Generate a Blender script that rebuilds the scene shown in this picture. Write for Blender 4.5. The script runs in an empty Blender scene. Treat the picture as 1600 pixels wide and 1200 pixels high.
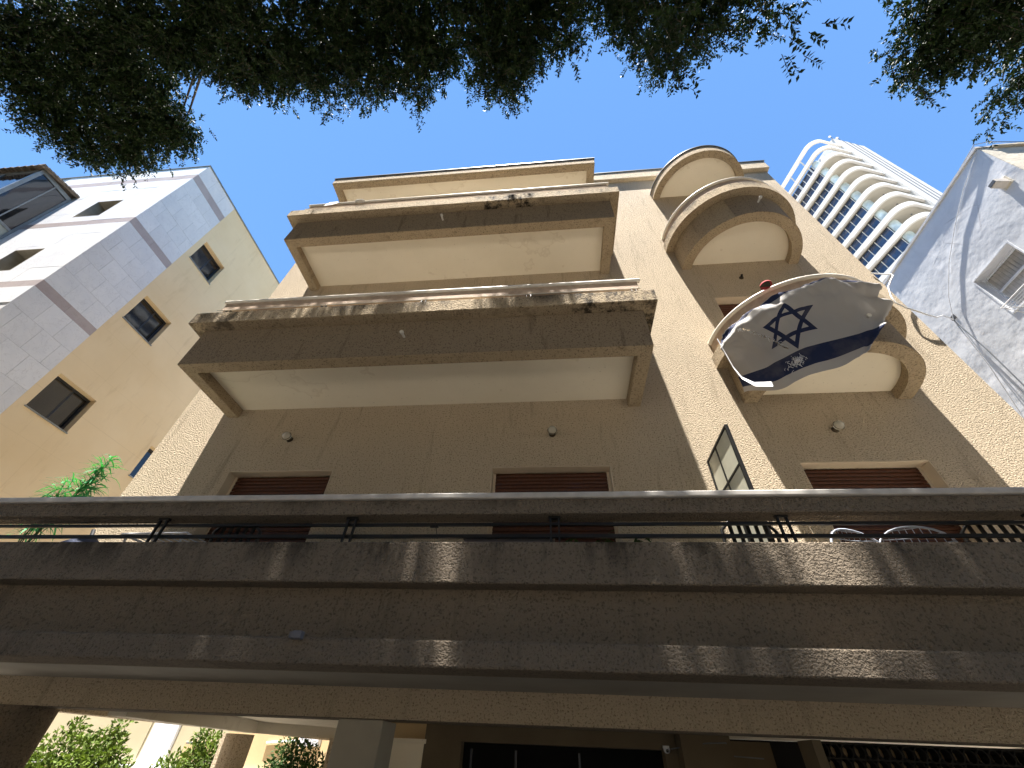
import bpy, bmesh, math, random
import numpy as np
from mathutils import Vector, Matrix
random.seed(7); RNG = np.random.default_rng(7)
S = bpy.context.scene
COL = S.collection
GZ = -1.9                      # ground level; the eye of the camera is the origin
# ---------------------------------------------------------------- camera
cam = bpy.data.cameras.new('camera'); co = bpy.data.objects.new('camera', cam); COL.objects.link(co)
cam.sensor_fit = 'HORIZONTAL'; cam.sensor_width = 36; cam.lens = 36 * 635.37 / 1600
cam.clip_start = 0.05; cam.clip_end = 2000
rr = Vector((0.99562299, 0.08669686, 0.03490719)); uu = Vector((0.03366848, -0.68112986, 0.73138809)); ww = Vector((-0.08718538, 0.72701153, 0.6810675))
co.matrix_world = Matrix(((rr.x, uu.x, -ww.x, 0), (rr.y, uu.y, -ww.y, 0), (rr.z, uu.z, -ww.z, 0), (0, 0, 0, 1)))
S.camera = co
# ---------------------------------------------------------------- light
SUN = Vector((-0.07, -0.172, 1.0)).normalized()
W = bpy.data.worlds.new('World'); S.world = W; W.use_nodes = True
nt = W.node_tree; bg = nt.nodes['Background']
sky = nt.nodes.new('ShaderNodeTexSky'); sky.sky_type = 'NISHITA'; sky.sun_disc = False
sky.sun_elevation = math.asin(SUN.z); sky.sun_rotation = math.atan2(SUN.x, SUN.y)
sky.altitude = 0; sky.air_density = 1.0; sky.dust_density = 0.0; sky.ozone_density = 4.5
tint = nt.nodes.new('ShaderNodeMix'); tint.data_type = 'RGBA'; tint.blend_type = 'MULTIPLY'; tint.inputs[0].default_value = 1
tint.inputs[7].default_value = (0.76, 0.94, 1.0, 1)          # clear deep summer blue
nt.links.new(sky.outputs[0], tint.inputs[6]); nt.links.new(tint.outputs[2], bg.inputs[0]); bg.inputs[1].default_value = 0.063
sl = bpy.data.lights.new('sun', 'SUN'); sl.energy = 5.0; sl.angle = math.radians(0.55); sl.color = (1.0, 0.95, 0.88)
so = bpy.data.objects.new('sun', sl); COL.objects.link(so); so.rotation_euler = SUN.to_track_quat('Z', 'Y').to_euler()
S.view_settings.view_transform = 'Standard'; S.view_settings.look = 'None'
S.view_settings.exposure = 2.25; S.view_settings.gamma = 1; S.view_settings.use_curve_mapping = False
try:
    S.cycles.max_bounces = 10; S.cycles.diffuse_bounces = 6
except Exception: pass

# ---------------------------------------------------------------- materials
class N:
    """small node helper"""
    def __init__(s, name):
        s.m = bpy.data.materials.new(name); s.m.use_nodes = True; s.t = s.m.node_tree
        s.b = s.t.nodes['Principled BSDF']
        s.pos = s.t.nodes.new('ShaderNodeNewGeometry').outputs['Position']
    def n(s, kind, **kw):
        x = s.t.nodes.new(kind)
        for k, v in kw.items(): setattr(x, k, v)
        return x
    def set(s, sock, v):
        if isinstance(v, bpy.types.NodeSocket): s.t.links.new(v, sock)
        else: sock.default_value = v
    def noise(s, scale, detail=3, rough=0.55, vec=None, dist=0.0):
        x = s.n('ShaderNodeTexNoise'); s.set(x.inputs['Vector'], vec if vec is not None else s.pos)
        x.inputs['Scale'].default_value = scale; x.inputs['Detail'].default_value = detail
        x.inputs['Roughness'].default_value = rough; x.inputs['Distortion'].default_value = dist
        return x.outputs['Fac']
    def mapv(s, sc=(1, 1, 1), rot=(0, 0, 0), loc=(0, 0, 0), vec=None):
        x = s.n('ShaderNodeMapping'); s.set(x.inputs['Vector'], vec if vec is not None else s.pos)
        x.inputs['Scale'].default_value = sc; x.inputs['Rotation'].default_value = rot; x.inputs['Location'].default_value = loc
        return x.outputs[0]
    def ramp(s, v, *stops):
        x = s.n('ShaderNodeValToRGB'); s.set(x.inputs[0], v); e = x.color_ramp.elements
        while len(e) > 1: e.remove(e[-1])
        for i, (p, c) in enumerate(stops):
            q = e[0] if i == 0 else e.new(p)
            q.position = p; q.color = (c, c, c, 1) if not hasattr(c, '__len__') else (*c, 1)
        return x.outputs[0]
    def mix(s, f, a, b, mode='MIX'):
        x = s.n('ShaderNodeMix', data_type='RGBA', blend_type=mode)
        s.set(x.inputs[0], f)
        for k, v in ((6, a), (7, b)):
            s.set(x.inputs[k], v if isinstance(v, bpy.types.NodeSocket) else ((*v, 1) if hasattr(v, '__len__') else (v, v, v, 1)))
        return x.outputs[2]
    def math(s, op, a, b=0.0):
        x = s.n('ShaderNodeMath', operation=op); s.set(x.inputs[0], a); s.set(x.inputs[1], b); return x.outputs[0]
    def xyz(s):
        x = s.n('ShaderNodeSeparateXYZ'); s.set(x.inputs[0], s.pos); return x.outputs
    def color(s, v): s.set(s.b.inputs['Base Color'], v if isinstance(v, bpy.types.NodeSocket) else (*v, 1))
    def bump(s, h, strength=1.0, dist=0.01, prev=None):
        x = s.n('ShaderNodeBump'); s.set(x.inputs['Height'], h); x.inputs['Strength'].default_value = strength
        x.inputs['Distance'].default_value = dist
        if prev is not None: s.set(x.inputs['Normal'], prev)
        s.set(s.b.inputs['Normal'], x.outputs[0]); return x.outputs[0]
    def rough(s, r, metal=0.0, spec=0.3):
        s.set(s.b.inputs['Roughness'], r); s.b.inputs['Metallic'].default_value = metal; s.b.inputs['Specular IOR Level'].default_value = spec
        return s

def simple(name, c, rough=0.7, metal=0.0, spec=0.3, var=0.12, scale=6, bump=0.0, bscale=60):
    k = N(name); k.rough(rough, metal, spec)
    f = k.noise(scale, 4)
    k.color(k.mix(k.ramp(f, (0.3, 0.0), (0.7, 1.0)), tuple(x * (1 - var) for x in c), tuple(min(1, x * (1 + var)) for x in c)))
    if bump: k.bump(k.noise(bscale, 3), 1.0, bump)
    return k.m

def stucco(name, base, dirty, stain_z=(), scale=30.0, dist=0.016, stain=0.5, blots=()):
    k = N(name); k.rough(0.9, 0, 0.15)
    f1 = k.noise(scale, 2, 0.6)
    f2 = k.noise(scale * 3.1, 2, 0.5)
    h = k.math('ADD', k.ramp(f1, (0.36, 0.0), (0.62, 1.0)), k.math('MULTIPLY', f2, 0.35))
    k.bump(h, 1.0, dist)
    big = k.ramp(k.noise(0.9, 5, 0.6), (0.35, 0.0), (0.7, 1.0))
    c = k.mix(k.math('MULTIPLY', big, 0.35), base, tuple(x * 0.82 for x in base))
    pits = k.ramp(f1, (0.34, 1.0), (0.44, 0.0))                       # darker tone in the pits of the render, for stronger grain
    c = k.mix(k.math('MULTIPLY', pits, 0.75), c, dirty)
    streak = k.ramp(k.noise(3.0, 5, 0.7, vec=k.mapv((2.2, 2.2, 0.25))), (0.56, 0.0), (0.72, 1.0))
    c = k.mix(k.math('MULTIPLY', streak, stain * 0.8), c, dirty)
    for (z0, z1, amt) in stain_z:                                      # black rain grime along ledge tops
        z = k.xyz()[2]
        band = k.n('ShaderNodeMapRange'); k.set(band.inputs[0], z); band.inputs[1].default_value = z0; band.inputs[2].default_value = z1
        g = k.math('MULTIPLY', band.outputs[0], k.ramp(k.noise(1.3, 7, 0.8, vec=k.mapv((1.0, 1.0, 0.35))), (0.48, 0.0), (0.58, 1.0)))
        over = k.math('LESS_THAN', z, z1 + 0.03)
        c = k.mix(k.math('MULTIPLY', k.math('MULTIPLY', g, over), amt), c, (0.035, 0.03, 0.022))
    for (x0, x1, z0, z1, amt) in blots:                                 # heavy black mould on one stretch of a ledge
        x, _, z = k.xyz()
        inx = k.math('MULTIPLY', k.math('GREATER_THAN', x, x0), k.math('LESS_THAN', x, x1)); inz = k.math('MULTIPLY', k.math('GREATER_THAN', z, z0), k.math('LESS_THAN', z, z1))
        g = k.math('MULTIPLY', k.math('MULTIPLY', inx, inz), k.ramp(k.noise(3.2, 7, 0.75, vec=k.mapv((1.6, 1.6, 0.7))), (0.46, 0.0), (0.58, 1.0)))
        c = k.mix(k.math('MULTIPLY', g, amt), c, (0.022, 0.018, 0.014))
    k.color(c)
    return k.m

M = {}
BEIGE = (0.64, 0.53, 0.385)
M['stucco'] = stucco('stucco_beige', BEIGE, (0.20, 0.15, 0.09), scale=54, dist=0.016)
M['stucco_balc'] = stucco('stucco_balcony', (0.50, 0.395, 0.26), (0.15, 0.115, 0.07), ((4.40, 4.62, 0.85), (7.80, 8.0, 0.85)), scale=48, dist=0.013, stain=0.6, blots=((0.35, 1.6, 4.3, 4.75, .9), (-1.1, -.15, 7.7, 8.1, .95), (.7, 1.6, 7.8, 8.1, .6), (-5.3, -4.4, 4.3, 4.75, .6)))
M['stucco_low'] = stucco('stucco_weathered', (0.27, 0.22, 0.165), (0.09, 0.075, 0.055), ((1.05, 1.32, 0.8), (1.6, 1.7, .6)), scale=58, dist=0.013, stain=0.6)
M['shade_band'] = stucco('stucco_shade_band', (0.34, 0.265, 0.18), (0.10, 0.075, 0.05), scale=50, dist=0.010, stain=0.9)  # darker stucco copy, shade of the balcony fronts put into its colour
M['soffit_plain'] = simple('soffit_cream_paint', (0.84, 0.75, 0.58), 0.8, var=0.04, scale=2.0, bump=0.001, bscale=40)
k = N('soffit_cream'); k.rough(.8, 0, .2)
c = k.mix(k.ramp(k.noise(.8, 5, .6), (.35, 0), (.7, 1)), (.87, .80, .65), (.80, .73, .58))
e_ = k.noise(.9, 4, .6); c = k.mix(k.math('MULTIPLY', k.ramp(e_, (.575, 0), (.585, 1), (.60, .25), (.66, 0)), .22), c, (.42, .32, .18))      # tide marks of old damp
c = k.mix(k.math('MULTIPLY', k.ramp(k.noise(30, 2, .5), (.70, 0), (.74, 1)), .4), c, (.38, .33, .25)); k.color(c); k.bump(k.noise(35, 3), .8, .0015); M['soffit'] = k.m
M['trim'] = simple('window_surround_plaster', (0.60, 0.50, 0.37), 0.85, var=0.06, bump=0.001)
M['grey_plaster'] = simple('grey_smooth_plaster', (0.36, 0.33, 0.27), 0.85, var=0.12, scale=1.6, bump=0.002, bscale=14)
M['white_pipe'] = simple('cream_painted_pipe', (0.72, 0.68, 0.60), 0.45, var=0.08, scale=14)
M['fascia'] = simple('pinkish_fascia_board', (0.50, 0.38, 0.28), 0.8, var=0.18, scale=9, bump=0.003, bscale=40)
M['black'] = simple('black_painted_steel', (0.015, 0.014, 0.013), 0.4, 0.3, 0.5, var=0.3)
M['capstone'] = simple('grey_stone_cap', (0.56, 0.53, 0.49), 0.42, var=0.15, scale=8)
M['shutter'] = simple('brown_roller_shutter', (0.075, 0.026, 0.012), 0.5, var=0.25, scale=30)
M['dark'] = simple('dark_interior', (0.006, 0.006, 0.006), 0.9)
M['metalcap'] = simple('dark_metal_flashing', (0.12, 0.12, 0.12), 0.45, 0.6)
M['lampmetal'] = simple('bronze_lamp_base', (0.08, 0.06, 0.04), 0.4, 0.7)
M['concrete'] = simple('concrete_paving', (0.34, 0.31, 0.27), 0.9, var=0.2, scale=1.2, bump=0.004, bscale=30)
M['paving_dark'] = simple('grey_paving', (0.08, 0.075, 0.07), 0.9, var=0.2, scale=1.2, bump=0.004, bscale=30)
M['floor_tile'] = simple('pale_terrazzo_tile', (0.76, 0.69, 0.57), 0.6, var=0.1, scale=5)
M['floor_dark'] = simple('dark_terrazzo_floor', (0.06, 0.052, 0.045), 0.6, var=0.2)
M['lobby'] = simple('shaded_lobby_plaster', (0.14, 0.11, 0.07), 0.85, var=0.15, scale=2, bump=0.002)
M['asphalt'] = simple('asphalt', (0.055, 0.055, 0.055), 0.9, var=0.25, scale=3, bump=0.004, bscale=120)
M['roofing'] = simple('roof_membrane', (0.4, 0.4, 0.4), 0.9)
M['terracotta'] = simple('terracotta_pot', (0.30, 0.10, 0.05), 0.8)
M['wire_white'] = simple('pale_grey_wire', (0.34, 0.37, 0.44), 0.5)
M['white_plastic'] = simple('white_plastic', (0.72, 0.74, 0.78), 0.45, var=0.04)
M['cable'] = simple('white_cable', (0.62, 0.62, 0.62), 0.5)
M['cable_dark'] = simple('grey_cable', (0.16, 0.17, 0.19), 0.6)
M['bark'] = simple('grey_bark', (0.11, 0.09, 0.07), 0.9, var=0.3, scale=9, bump=0.01, bscale=22)
M['reveal_stone'] = simple('grey_tan_reveal', (0.36, 0.33, 0.27), 0.85)
M['ochre'] = simple('ochre_wall_paint', (0.55, 0.42, 0.24), 0.9, var=0.08, scale=1.2, bump=0.002, bscale=30)
M['cream'] = simple('cream_wall_paint', (0.48, 0.43, 0.30), 0.9, var=0.06, scale=1.0, bump=0.002, bscale=30)
M['alum'] = simple('grey_aluminium_frame', (0.24, 0.25, 0.24), 0.4, 0.4)
M['darkalum'] = simple('dark_aluminium_frame', (0.05, 0.055, 0.065), 0.35, 0.5)
M['red_cloth'] = simple('red_and_white_cap_cloth', (0.55, 0.09, 0.10), 0.9)
M['block'] = simple('dark_screen_block', (0.02, 0.018, 0.015), 0.9, var=0.2, bump=0.003)

def glass(name, c, rough=0.05, spec=0.8):
    k = N(name); k.rough(rough, 0.0, spec); k.color(k.mix(k.ramp(k.noise(0.7, 2), (0.35, 0.0), (0.65, 1.0)), tuple(x * .7 for x in c), tuple(x * 1.25 for x in c)))
    k.bump(k.noise(1.5, 1), 0.25, 0.02)
    return k.m
M['glass_dark'] = glass('dark_window_glass', (0.012, 0.014, 0.017))
M['glass_blue'] = glass('blue_tower_glass', (0.018, 0.034, 0.075), 0.1)
M['glass_pale'] = glass('pale_curtained_glass', (0.38, 0.40, 0.33), 0.12)
M['glass_frost'] = simple('frosted_partition_glass', (0.76, 0.73, 0.58), 0.25, var=0.10, scale=3)
M['glass_tube'] = glass('pale_curved_glass', (0.42, 0.50, 0.52), 0.15)

# clear lamp glass
k = N('lamp_globe_glass'); k.color((0.75, 0.72, 0.62)); k.rough(0.12, 0, 0.6); k.b.inputs['Transmission Weight'].default_value = 0.55; M['globe'] = k.m

# tan stucco of the left building (faint scored grid)
k = N('tan_smooth_render'); k.rough(0.9, 0, 0.15)
c = k.mix(k.ramp(k.noise(0.7, 5), (0.3, 0.0), (0.7, 1.0)), (0.74, 0.57, 0.34), (0.80, 0.64, 0.41))
c = k.mix(k.math('MULTIPLY', k.ramp(k.noise(2.6, 5, 0.7, vec=k.mapv((1.5, 1.5, 0.3))), (0.56, 0.0), (0.75, 1.0)), 0.25), c, (0.42, 0.28, 0.14))
z = k.xyz()[2]; y = k.xyz()[1]
for ax, per, off in ((z, 3.15, 0.37), (z, 1.05, 0.37), (y, 2.3, 0.1)):
    fr = k.math('FRACT', k.math('DIVIDE', k.math('ADD', ax, off + 20 * per), per))
    c = k.mix(k.math('MULTIPLY', k.math('LESS_THAN', fr, 0.012 / per * 1.6), 0.07), c, (0.36, 0.25, 0.13))
k.color(c); k.bump(k.noise(55, 3), 1.0, 0.003); M['tan'] = k.m

def stone(name, a, b, vein):
    k = N(name); k.rough(0.55, 0, 0.35)
    oi = k.n('ShaderNodeObjectInfo')
    f = k.noise(2.2, 6, 0.65, vec=k.mapv((1, 1, 1)))
    c = k.mix(k.ramp(f, (0.3, 0.0), (0.7, 1.0)), a, b)
    c = k.mix(k.math('MULTIPLY', oi.outputs['Random'], 0.35), c, tuple(x * 0.78 for x in a))
    v = k.ramp(k.noise(3.0, 5, 0.6, dist=1.6), (0.485, 0.0), (0.5, 1.0), (0.515, 0.0))
    c = k.mix(k.math('MULTIPLY', v, 0.35), c, vein); k.color(c); k.bump(k.noise(20, 3), 0.4, 0.003)
    return k.m
M['stone'] = stone('white_marble_cladding', (0.70, 0.70, 0.71), (0.80, 0.79, 0.78), (0.40, 0.38, 0.38))
M['stone_pink'] = stone('pinkish_marble_band', (0.40, 0.33, 0.31), (0.48, 0.41, 0.38), (0.3, 0.24, 0.22))
M['mortar'] = simple('pale_mortar', (0.55, 0.54, 0.53), 0.9)

# rough lime plaster of the right building
k = N('rough_whitewashed_plaster'); k.rough(0.85, 0, 0.2)
f = k.noise(1.6, 6, 0.62, dist=0.6)
c = k.mix(k.ramp(f, (0.3, 0.0), (0.7, 1.0)), (0.60, 0.62, 0.65), (0.72, 0.73, 0.75))
cr = k.n('ShaderNodeTexVoronoi', feature='DISTANCE_TO_EDGE'); k.set(cr.inputs['Vector'], k.mapv((0.55, 0.55, 0.4))); cr.inputs['Scale'].default_value = 1.1
crk = k.math('MULTIPLY', k.ramp(cr.outputs['Distance'], (0.0, 1.0), (0.006, 0.0)), k.ramp(k.noise(0.8, 2), (0.5, 0.0), (0.6, 1.0)))
c = k.mix(k.math('MULTIPLY', crk, 0.6), c, (0.25, 0.25, 0.27))
c = k.mix(k.math('MULTIPLY', k.ramp(k.noise(2.2, 6, 0.75, vec=k.mapv((2, 2, .35))), (0.56, 0), (0.76, 1)), 0.25), c, (0.38, 0.37, 0.36))
k.color(c)
n1 = k.bump(k.noise(1.1, 3, 0.5), 0.6, 0.05); k.bump(k.noise(9, 5, 0.6), 0.7, 0.006, n1); M['plaster'] = k.m
M['plaster_cream'] = simple('cream_parapet_plaster', (0.62, 0.57, 0.47), 0.85, var=0.15, scale=3, bump=0.006, bscale=18)
M['tower_white'] = simple('tower_white_paint', (0.47, 0.472, 0.465), 0.7, var=0.05, scale=0.5)
M['tower_soffit'] = simple('tower_soffit_cream', (0.36, 0.345, 0.30), 0.8, var=0.06, scale=0.4)
k = N('tower_ribbed_panels'); k.rough(0.7, 0, 0.2); fr = k.math('FRACT', k.math('MULTIPLY', k.xyz()[2], 0.55))
k.color(k.mix(k.math('MULTIPLY', k.math('LESS_THAN', fr, 0.05), 0.35), (0.42, 0.425, 0.43), (0.25, 0.25, 0.27))); M['tower_panel'] = k.m
M['tower_groove'] = simple('tower_dark_groove', (0.10, 0.11, 0.13), 0.7)
M['rooftile'] = simple('weathered_roof_tile', (0.20, 0.16, 0.12), 0.9, var=0.4, scale=14, bump=0.006, bscale=40)

def leafmat(name, a, b, trans=0.25):
    k = N(name); k.rough(0.6, 0, 0.18)
    c = k.mix(k.ramp(k.noise(3.5, 3), (0.35, 0.0), (0.65, 1.0)), a, b); k.color(c)
    tr = k.n('ShaderNodeBsdfTranslucent'); k.set(tr.inputs[0], k.mix(1.0, c, (1.5, 1.7, 0.5), 'MULTIPLY'))
    mx = k.n('ShaderNodeMixShader'); mx.inputs[0].default_value = trans
    k.t.links.new(k.b.outputs[0], mx.inputs[1]); k.t.links.new(tr.outputs[0], mx.inputs[2])
    k.t.links.new(mx.outputs[0], k.t.nodes['Material Output'].inputs[0]); return k.m
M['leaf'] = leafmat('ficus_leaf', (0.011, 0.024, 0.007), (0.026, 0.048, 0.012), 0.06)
M['leaf_bright'] = leafmat('bright_green_leaf', (0.02, 0.16, 0.06), (0.06, 0.30, 0.12), 0.2)
M['leaf_lime'] = leafmat('lime_shrub_leaf', (0.045, 0.075, 0.012), (0.12, 0.17, 0.03), 0.15)
M['leaf_mid'] = leafmat('potted_plant_leaf', (0.02, 0.05, 0.012), (0.05, 0.09, 0.022), 0.1)

# ---------------------------------------------------------------- mesh helpers
class MB:
    def __init__(s): s.v = []; s.f = []; s.sm = False
    def add(s, vs, fs):
        o = len(s.v); s.v += [tuple(p) for p in vs]; s.f += [tuple(i + o for i in f) for f in fs]; return s
    def box(s, x0, x1, y0, y1, z0, z1):
        return s.add([(x0, y0, z0), (x1, y0, z0), (x1, y1, z0), (x0, y1, z0), (x0, y0, z1), (x1, y0, z1), (x1, y1, z1), (x0, y1, z1)],
                     [(3, 2, 1, 0), (4, 5, 6, 7), (0, 1, 5, 4), (1, 2, 6, 5), (2, 3, 7, 6), (3, 0, 4, 7)])
    def prism(s, poly, z0, z1):
        n = len(poly); vs = [(x, y, z0) for x, y in poly] + [(x, y, z1) for x, y in poly]
        fs = [tuple(range(n - 1, -1, -1)), tuple(range(n, 2 * n))] + [(i, (i + 1) % n, n + (i + 1) % n, n + i) for i in range(n)]
        return s.add(vs, fs)
    def strip(s, inner, outer, z0, z1):
        """wall between two open polylines, as quads"""
        n = len(inner); vs = []
        for a, b in zip(inner, outer): vs += [(*a, z0), (*b, z0), (*b, z1), (*a, z1)]
        fs = []
        for i in range(n - 1):
            p, q = 4 * i, 4 * i + 4
            fs += [(p, q, q + 1, p + 1), (p + 1, q + 1, q + 2, p + 2), (p + 2, q + 2, q + 3, p + 3), (p + 3, q + 3, q, p)]
        fs += [(0, 1, 2, 3), (4 * n - 1, 4 * n - 2, 4 * n - 3, 4 * n - 4)]
        return s.add(vs, fs)
    def tube(s, pts, r, n=8, cap=True):
        pts = [Vector(p) for p in pts]; rs = r if hasattr(r, '__len__') else [r] * len(pts)
        o = len(s.v); prev = None
        for i, p in enumerate(pts):
            t = (pts[min(i + 1, len(pts) - 1)] - pts[max(i - 1, 0)]).normalized()
            if prev is None:
                a = Vector((0, 0, 1)) if abs(t.z) < 0.9 else Vector((1, 0, 0)); u = t.cross(a).normalized()
            else: u = (prev - t * prev.dot(t)).normalized()
            prev = u; w = t.cross(u)
            for k in range(n):
                an = 2 * math.pi * k / n; s.v.append(tuple(p + (u * math.cos(an) + w * math.sin(an)) * rs[i]))
        for i in range(len(pts) - 1):
            for k in range(n):
                a, b = o + i * n + k, o + i * n + (k + 1) % n; s.f.append((a, b, b + n, a + n))
        if cap: s.f.append(tuple(o + k for k in range(n - 1, -1, -1))); s.f.append(tuple(o + (len(pts) - 1) * n + k for k in range(n)))
        s.sm = True; return s
    def lathe(s, c, prof, n=20, axis='z'):
        o = len(s.v)
        for r, h in prof:
            for k in range(n):
                a = 2 * math.pi * k / n; x, y = r * math.cos(a), r * math.sin(a)
                s.v.append((c[0] + x, c[1] + y, c[2] + h) if axis == 'z' else (c[0] + x, c[1] + h, c[2] + y) if axis == 'y' else (c[0] + h, c[1] + x, c[2] + y))
        for i in range(len(prof) - 1):
            for k in range(n):
                a, b = o + i * n + k, o + i * n + (k + 1) % n; s.f.append((a, b, b + n, a + n))
        s.sm = True; return s
def link(o, parent=None):
    COL.objects.link(o)
    if parent is not None: o.parent = parent
    return o
def obj(name, mb, m, parent=None, bevel=0.0, smooth=None, loc=None, **props):
    me = bpy.data.meshes.new(name); me.from_pydata(mb.v, [], mb.f); me.materials.append(m if not isinstance(m, str) else M[m])
    bm = bmesh.new(); bm.from_mesh(me); bmesh.ops.recalc_face_normals(bm, faces=bm.faces); bm.to_mesh(me); bm.free()
    o = bpy.data.objects.new(name, me); link(o, parent)
    if loc: o.location = loc
    if smooth if smooth is not None else mb.sm:
        me.polygons.foreach_set('use_smooth', [True] * len(me.polygons))
        try: me.set_sharp_from_angle(angle=math.radians(50))
        except Exception: pass
    if bevel:
        b = o.modifiers.new('bevel', 'BEVEL'); b.width = bevel; b.segments = 2; b.limit_method = 'ANGLE'; b.angle_limit = math.radians(40)
    for kk, v in props.items(): o[kk] = v
    return o
def inst(src, parent, loc=(0, 0, 0), rot=None, scale=None):
    o = src.copy(); link(o); o.parent = parent; o.location = loc
    if rot is not None: o.rotation_euler = rot
    if scale is not None: o.scale = scale
    return o
def thing(name, label, cat, loc=(0, 0, 0), group=None):
    o = bpy.data.objects.new(name, None); COL.objects.link(o); o.location = loc; o.empty_display_size = 0.3
    o['label'] = label; o['category'] = cat
    if group: o['group'] = group
    return o
def tag(o, label, cat, group=None):
    o['label'] = label; o['category'] = cat
    if group: o['group'] = group
    return o
def struct(o): o['kind'] = 'structure'; return o
def copy_tree(o, parent=None):
    c = o.copy(); COL.objects.link(c)
    if parent is not None: c.parent = parent
    for ch in list(o.children): copy_tree(ch, c)
    return c
def wall_holes(mb, axis, p0, p1, a0, a1, z0, z1, holes):
    """wall slab normal to axis ('x' or 'y') between p0 (outer face) and p1, with rectangular holes (a0,a1,z0,z1)"""
    As = sorted({a0, a1, *[h[0] for h in holes], *[h[1] for h in holes]}); Zs = sorted({z0, z1, *[h[2] for h in holes], *[h[3] for h in holes]})
    P = (lambda a, p, z: (p, a, z)) if axis == 'x' else (lambda a, p, z: (a, p, z))
    inh = lambda a, z: any(h[0] < a < h[1] and h[2] < z < h[3] for h in holes)
    for i in range(len(As) - 1):
        for j in range(len(Zs) - 1):
            a, b, c, d = As[i], As[i + 1], Zs[j], Zs[j + 1]
            if inh((a + b) / 2, (c + d) / 2): continue
            for p in (p0, p1): mb.add([P(a, p, c), P(b, p, c), P(b, p, d), P(a, p, d)], [(0, 1, 2, 3)])
    for (a, b, c, d) in list(holes) + [(a0, a1, z0, z1)]:
        for q in (((a, c), (a, d)), ((b, c), (b, d)), ((a, c), (b, c)), ((a, d), (b, d))):
            (u0, w0), (u1, w1) = q
            mb.add([P(u0, p0, w0), P(u1, p0, w1), P(u1, p1, w1), P(u0, p1, w0)], [(0, 1, 2, 3)])
    return mb
def objn(name, mb, m, parent=None, **k):
    """weld first so that normals come out consistent on pieced walls"""
    o = obj(name, mb, m, parent, **k); bm = bmesh.new(); bm.from_mesh(o.data)
    bmesh.ops.remove_doubles(bm, verts=bm.verts, dist=1e-4); bmesh.ops.recalc_face_normals(bm, faces=bm.faces); bm.to_mesh(o.data); bm.free(); return o

# ================================================================= SETTING
struct(obj('ground', MB().box(-400, 400, -400, 400, GZ - 0.5, GZ), 'concrete'))
struct(obj('road', MB().box(-400, 400, -9.5, -2.6, GZ - 0.1, GZ + 0.004), 'asphalt'))
struct(obj('pavement', MB().box(-60, 60, -2.45, 3.2, GZ - 0.1, GZ + 0.12), 'paving_dark'))
struct(obj('pilotis_floor', MB().box(-6, 6, 3.21, 12.7, GZ - .1, GZ + .13), 'floor_dark'))
struct(obj('kerb', MB().box(-60, 60, -2.6, -2.452, GZ - 0.1, GZ + 0.125), 'capstone'))

for i_, (x0_, x1_, h_) in enumerate(((-60, -24, 12.5), (-21, 1, 14.5), (4, 26, 11.5), (29, 60, 14))):  # unseen row behind the camera, added to block low sky light
    t_ = bpy.data.objects.new('added_opposite_building', None); COL.objects.link(t_); t_.location = ((x0_ + x1_) / 2, -19, GZ); struct(t_); hw = (x1_ - x0_) / 2
    wl = obj('wall', wall_holes(MB(), 'y', 0, -.3, -hw, hw, 0, h_, [(a_, a_ + 1.6, b_, b_ + 1.5) for a_ in np.arange(-hw + 1.5, hw - 2, 3.6) for b_ in np.arange(1, h_ - 2, 3.2)]), 'ochre', t_)
    obj('block', MB().box(-hw, hw, -12, -.9, 0, h_), 'ochre', t_)

# ================================================================= MAIN BUILDING
FY = 4.5; FX0, FX1 = -5.72, 5.85; ST = 3.38
bld = thing('apartment_building', 'beige textured stucco apartment block with stacked balconies, filling the middle of the view', 'building', (0, 4.5, GZ))
_mw = Matrix.Translation((0, -4.5, -GZ))      # parts are written in world coordinates
def bobj(name, mb, m, **k):
    o = obj(name, mb, m, bld, **k); o.location = (0, -4.5, -GZ); return o
def bempty(name, mb, m, **k): return bobj(name, mb, m, **k)
wins = []
for fl in range(3):
    for (a, b) in ((-4.36, -2.87), (-0.756, 0.756), (2.98, 4.43)):
        wins.append((a, b, 0.66 + fl * ST, 2.77 + fl * ST))
mb = wall_holes(MB(), 'y', FY, FY + 0.28, FX0, FX1, 0.24, 11.72, wins)
w = objn('facade_wall', mb, 'stucco', bld); w.location = (0, -4.5, -GZ)
for nm, x0, x1, y0, y1 in (('side_wall', FX0, FX0 + 0.25, FY + 0.282, 12.5), ('side_wall', FX1 - 0.25, FX1, FY + 0.282, 12.5), ('rear_wall', FX0, FX1, 12.502, 12.75)):
    bobj(nm, MB().box(x0, x1, y0, y1, 0.24, 11.72), 'stucco')
bobj('roof', MB().box(FX0 + 0.1, FX1 - 0.1, FY + 0.1, 12.4, 11.3, 11.45), 'roofing')
bobj('cornice', MB().box(FX0 - 0.02, FX1 + 0.06, FY - 0.10, 12.8, 11.50, 11.92), 'stucco', bevel=0.01)
bobj('roof_flashing', MB().box(FX0 - 0.04, FX1 + 0.08, FY - 0.12, 12.82, 11.922, 11.955), 'metalcap')
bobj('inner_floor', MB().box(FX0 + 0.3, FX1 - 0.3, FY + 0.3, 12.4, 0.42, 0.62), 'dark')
bobj('inner_back', MB().box(FX0 + 0.3, FX1 - 0.3, FY + 1.2, FY + 1.3, 0.63, 11.2), 'dark')

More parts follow.
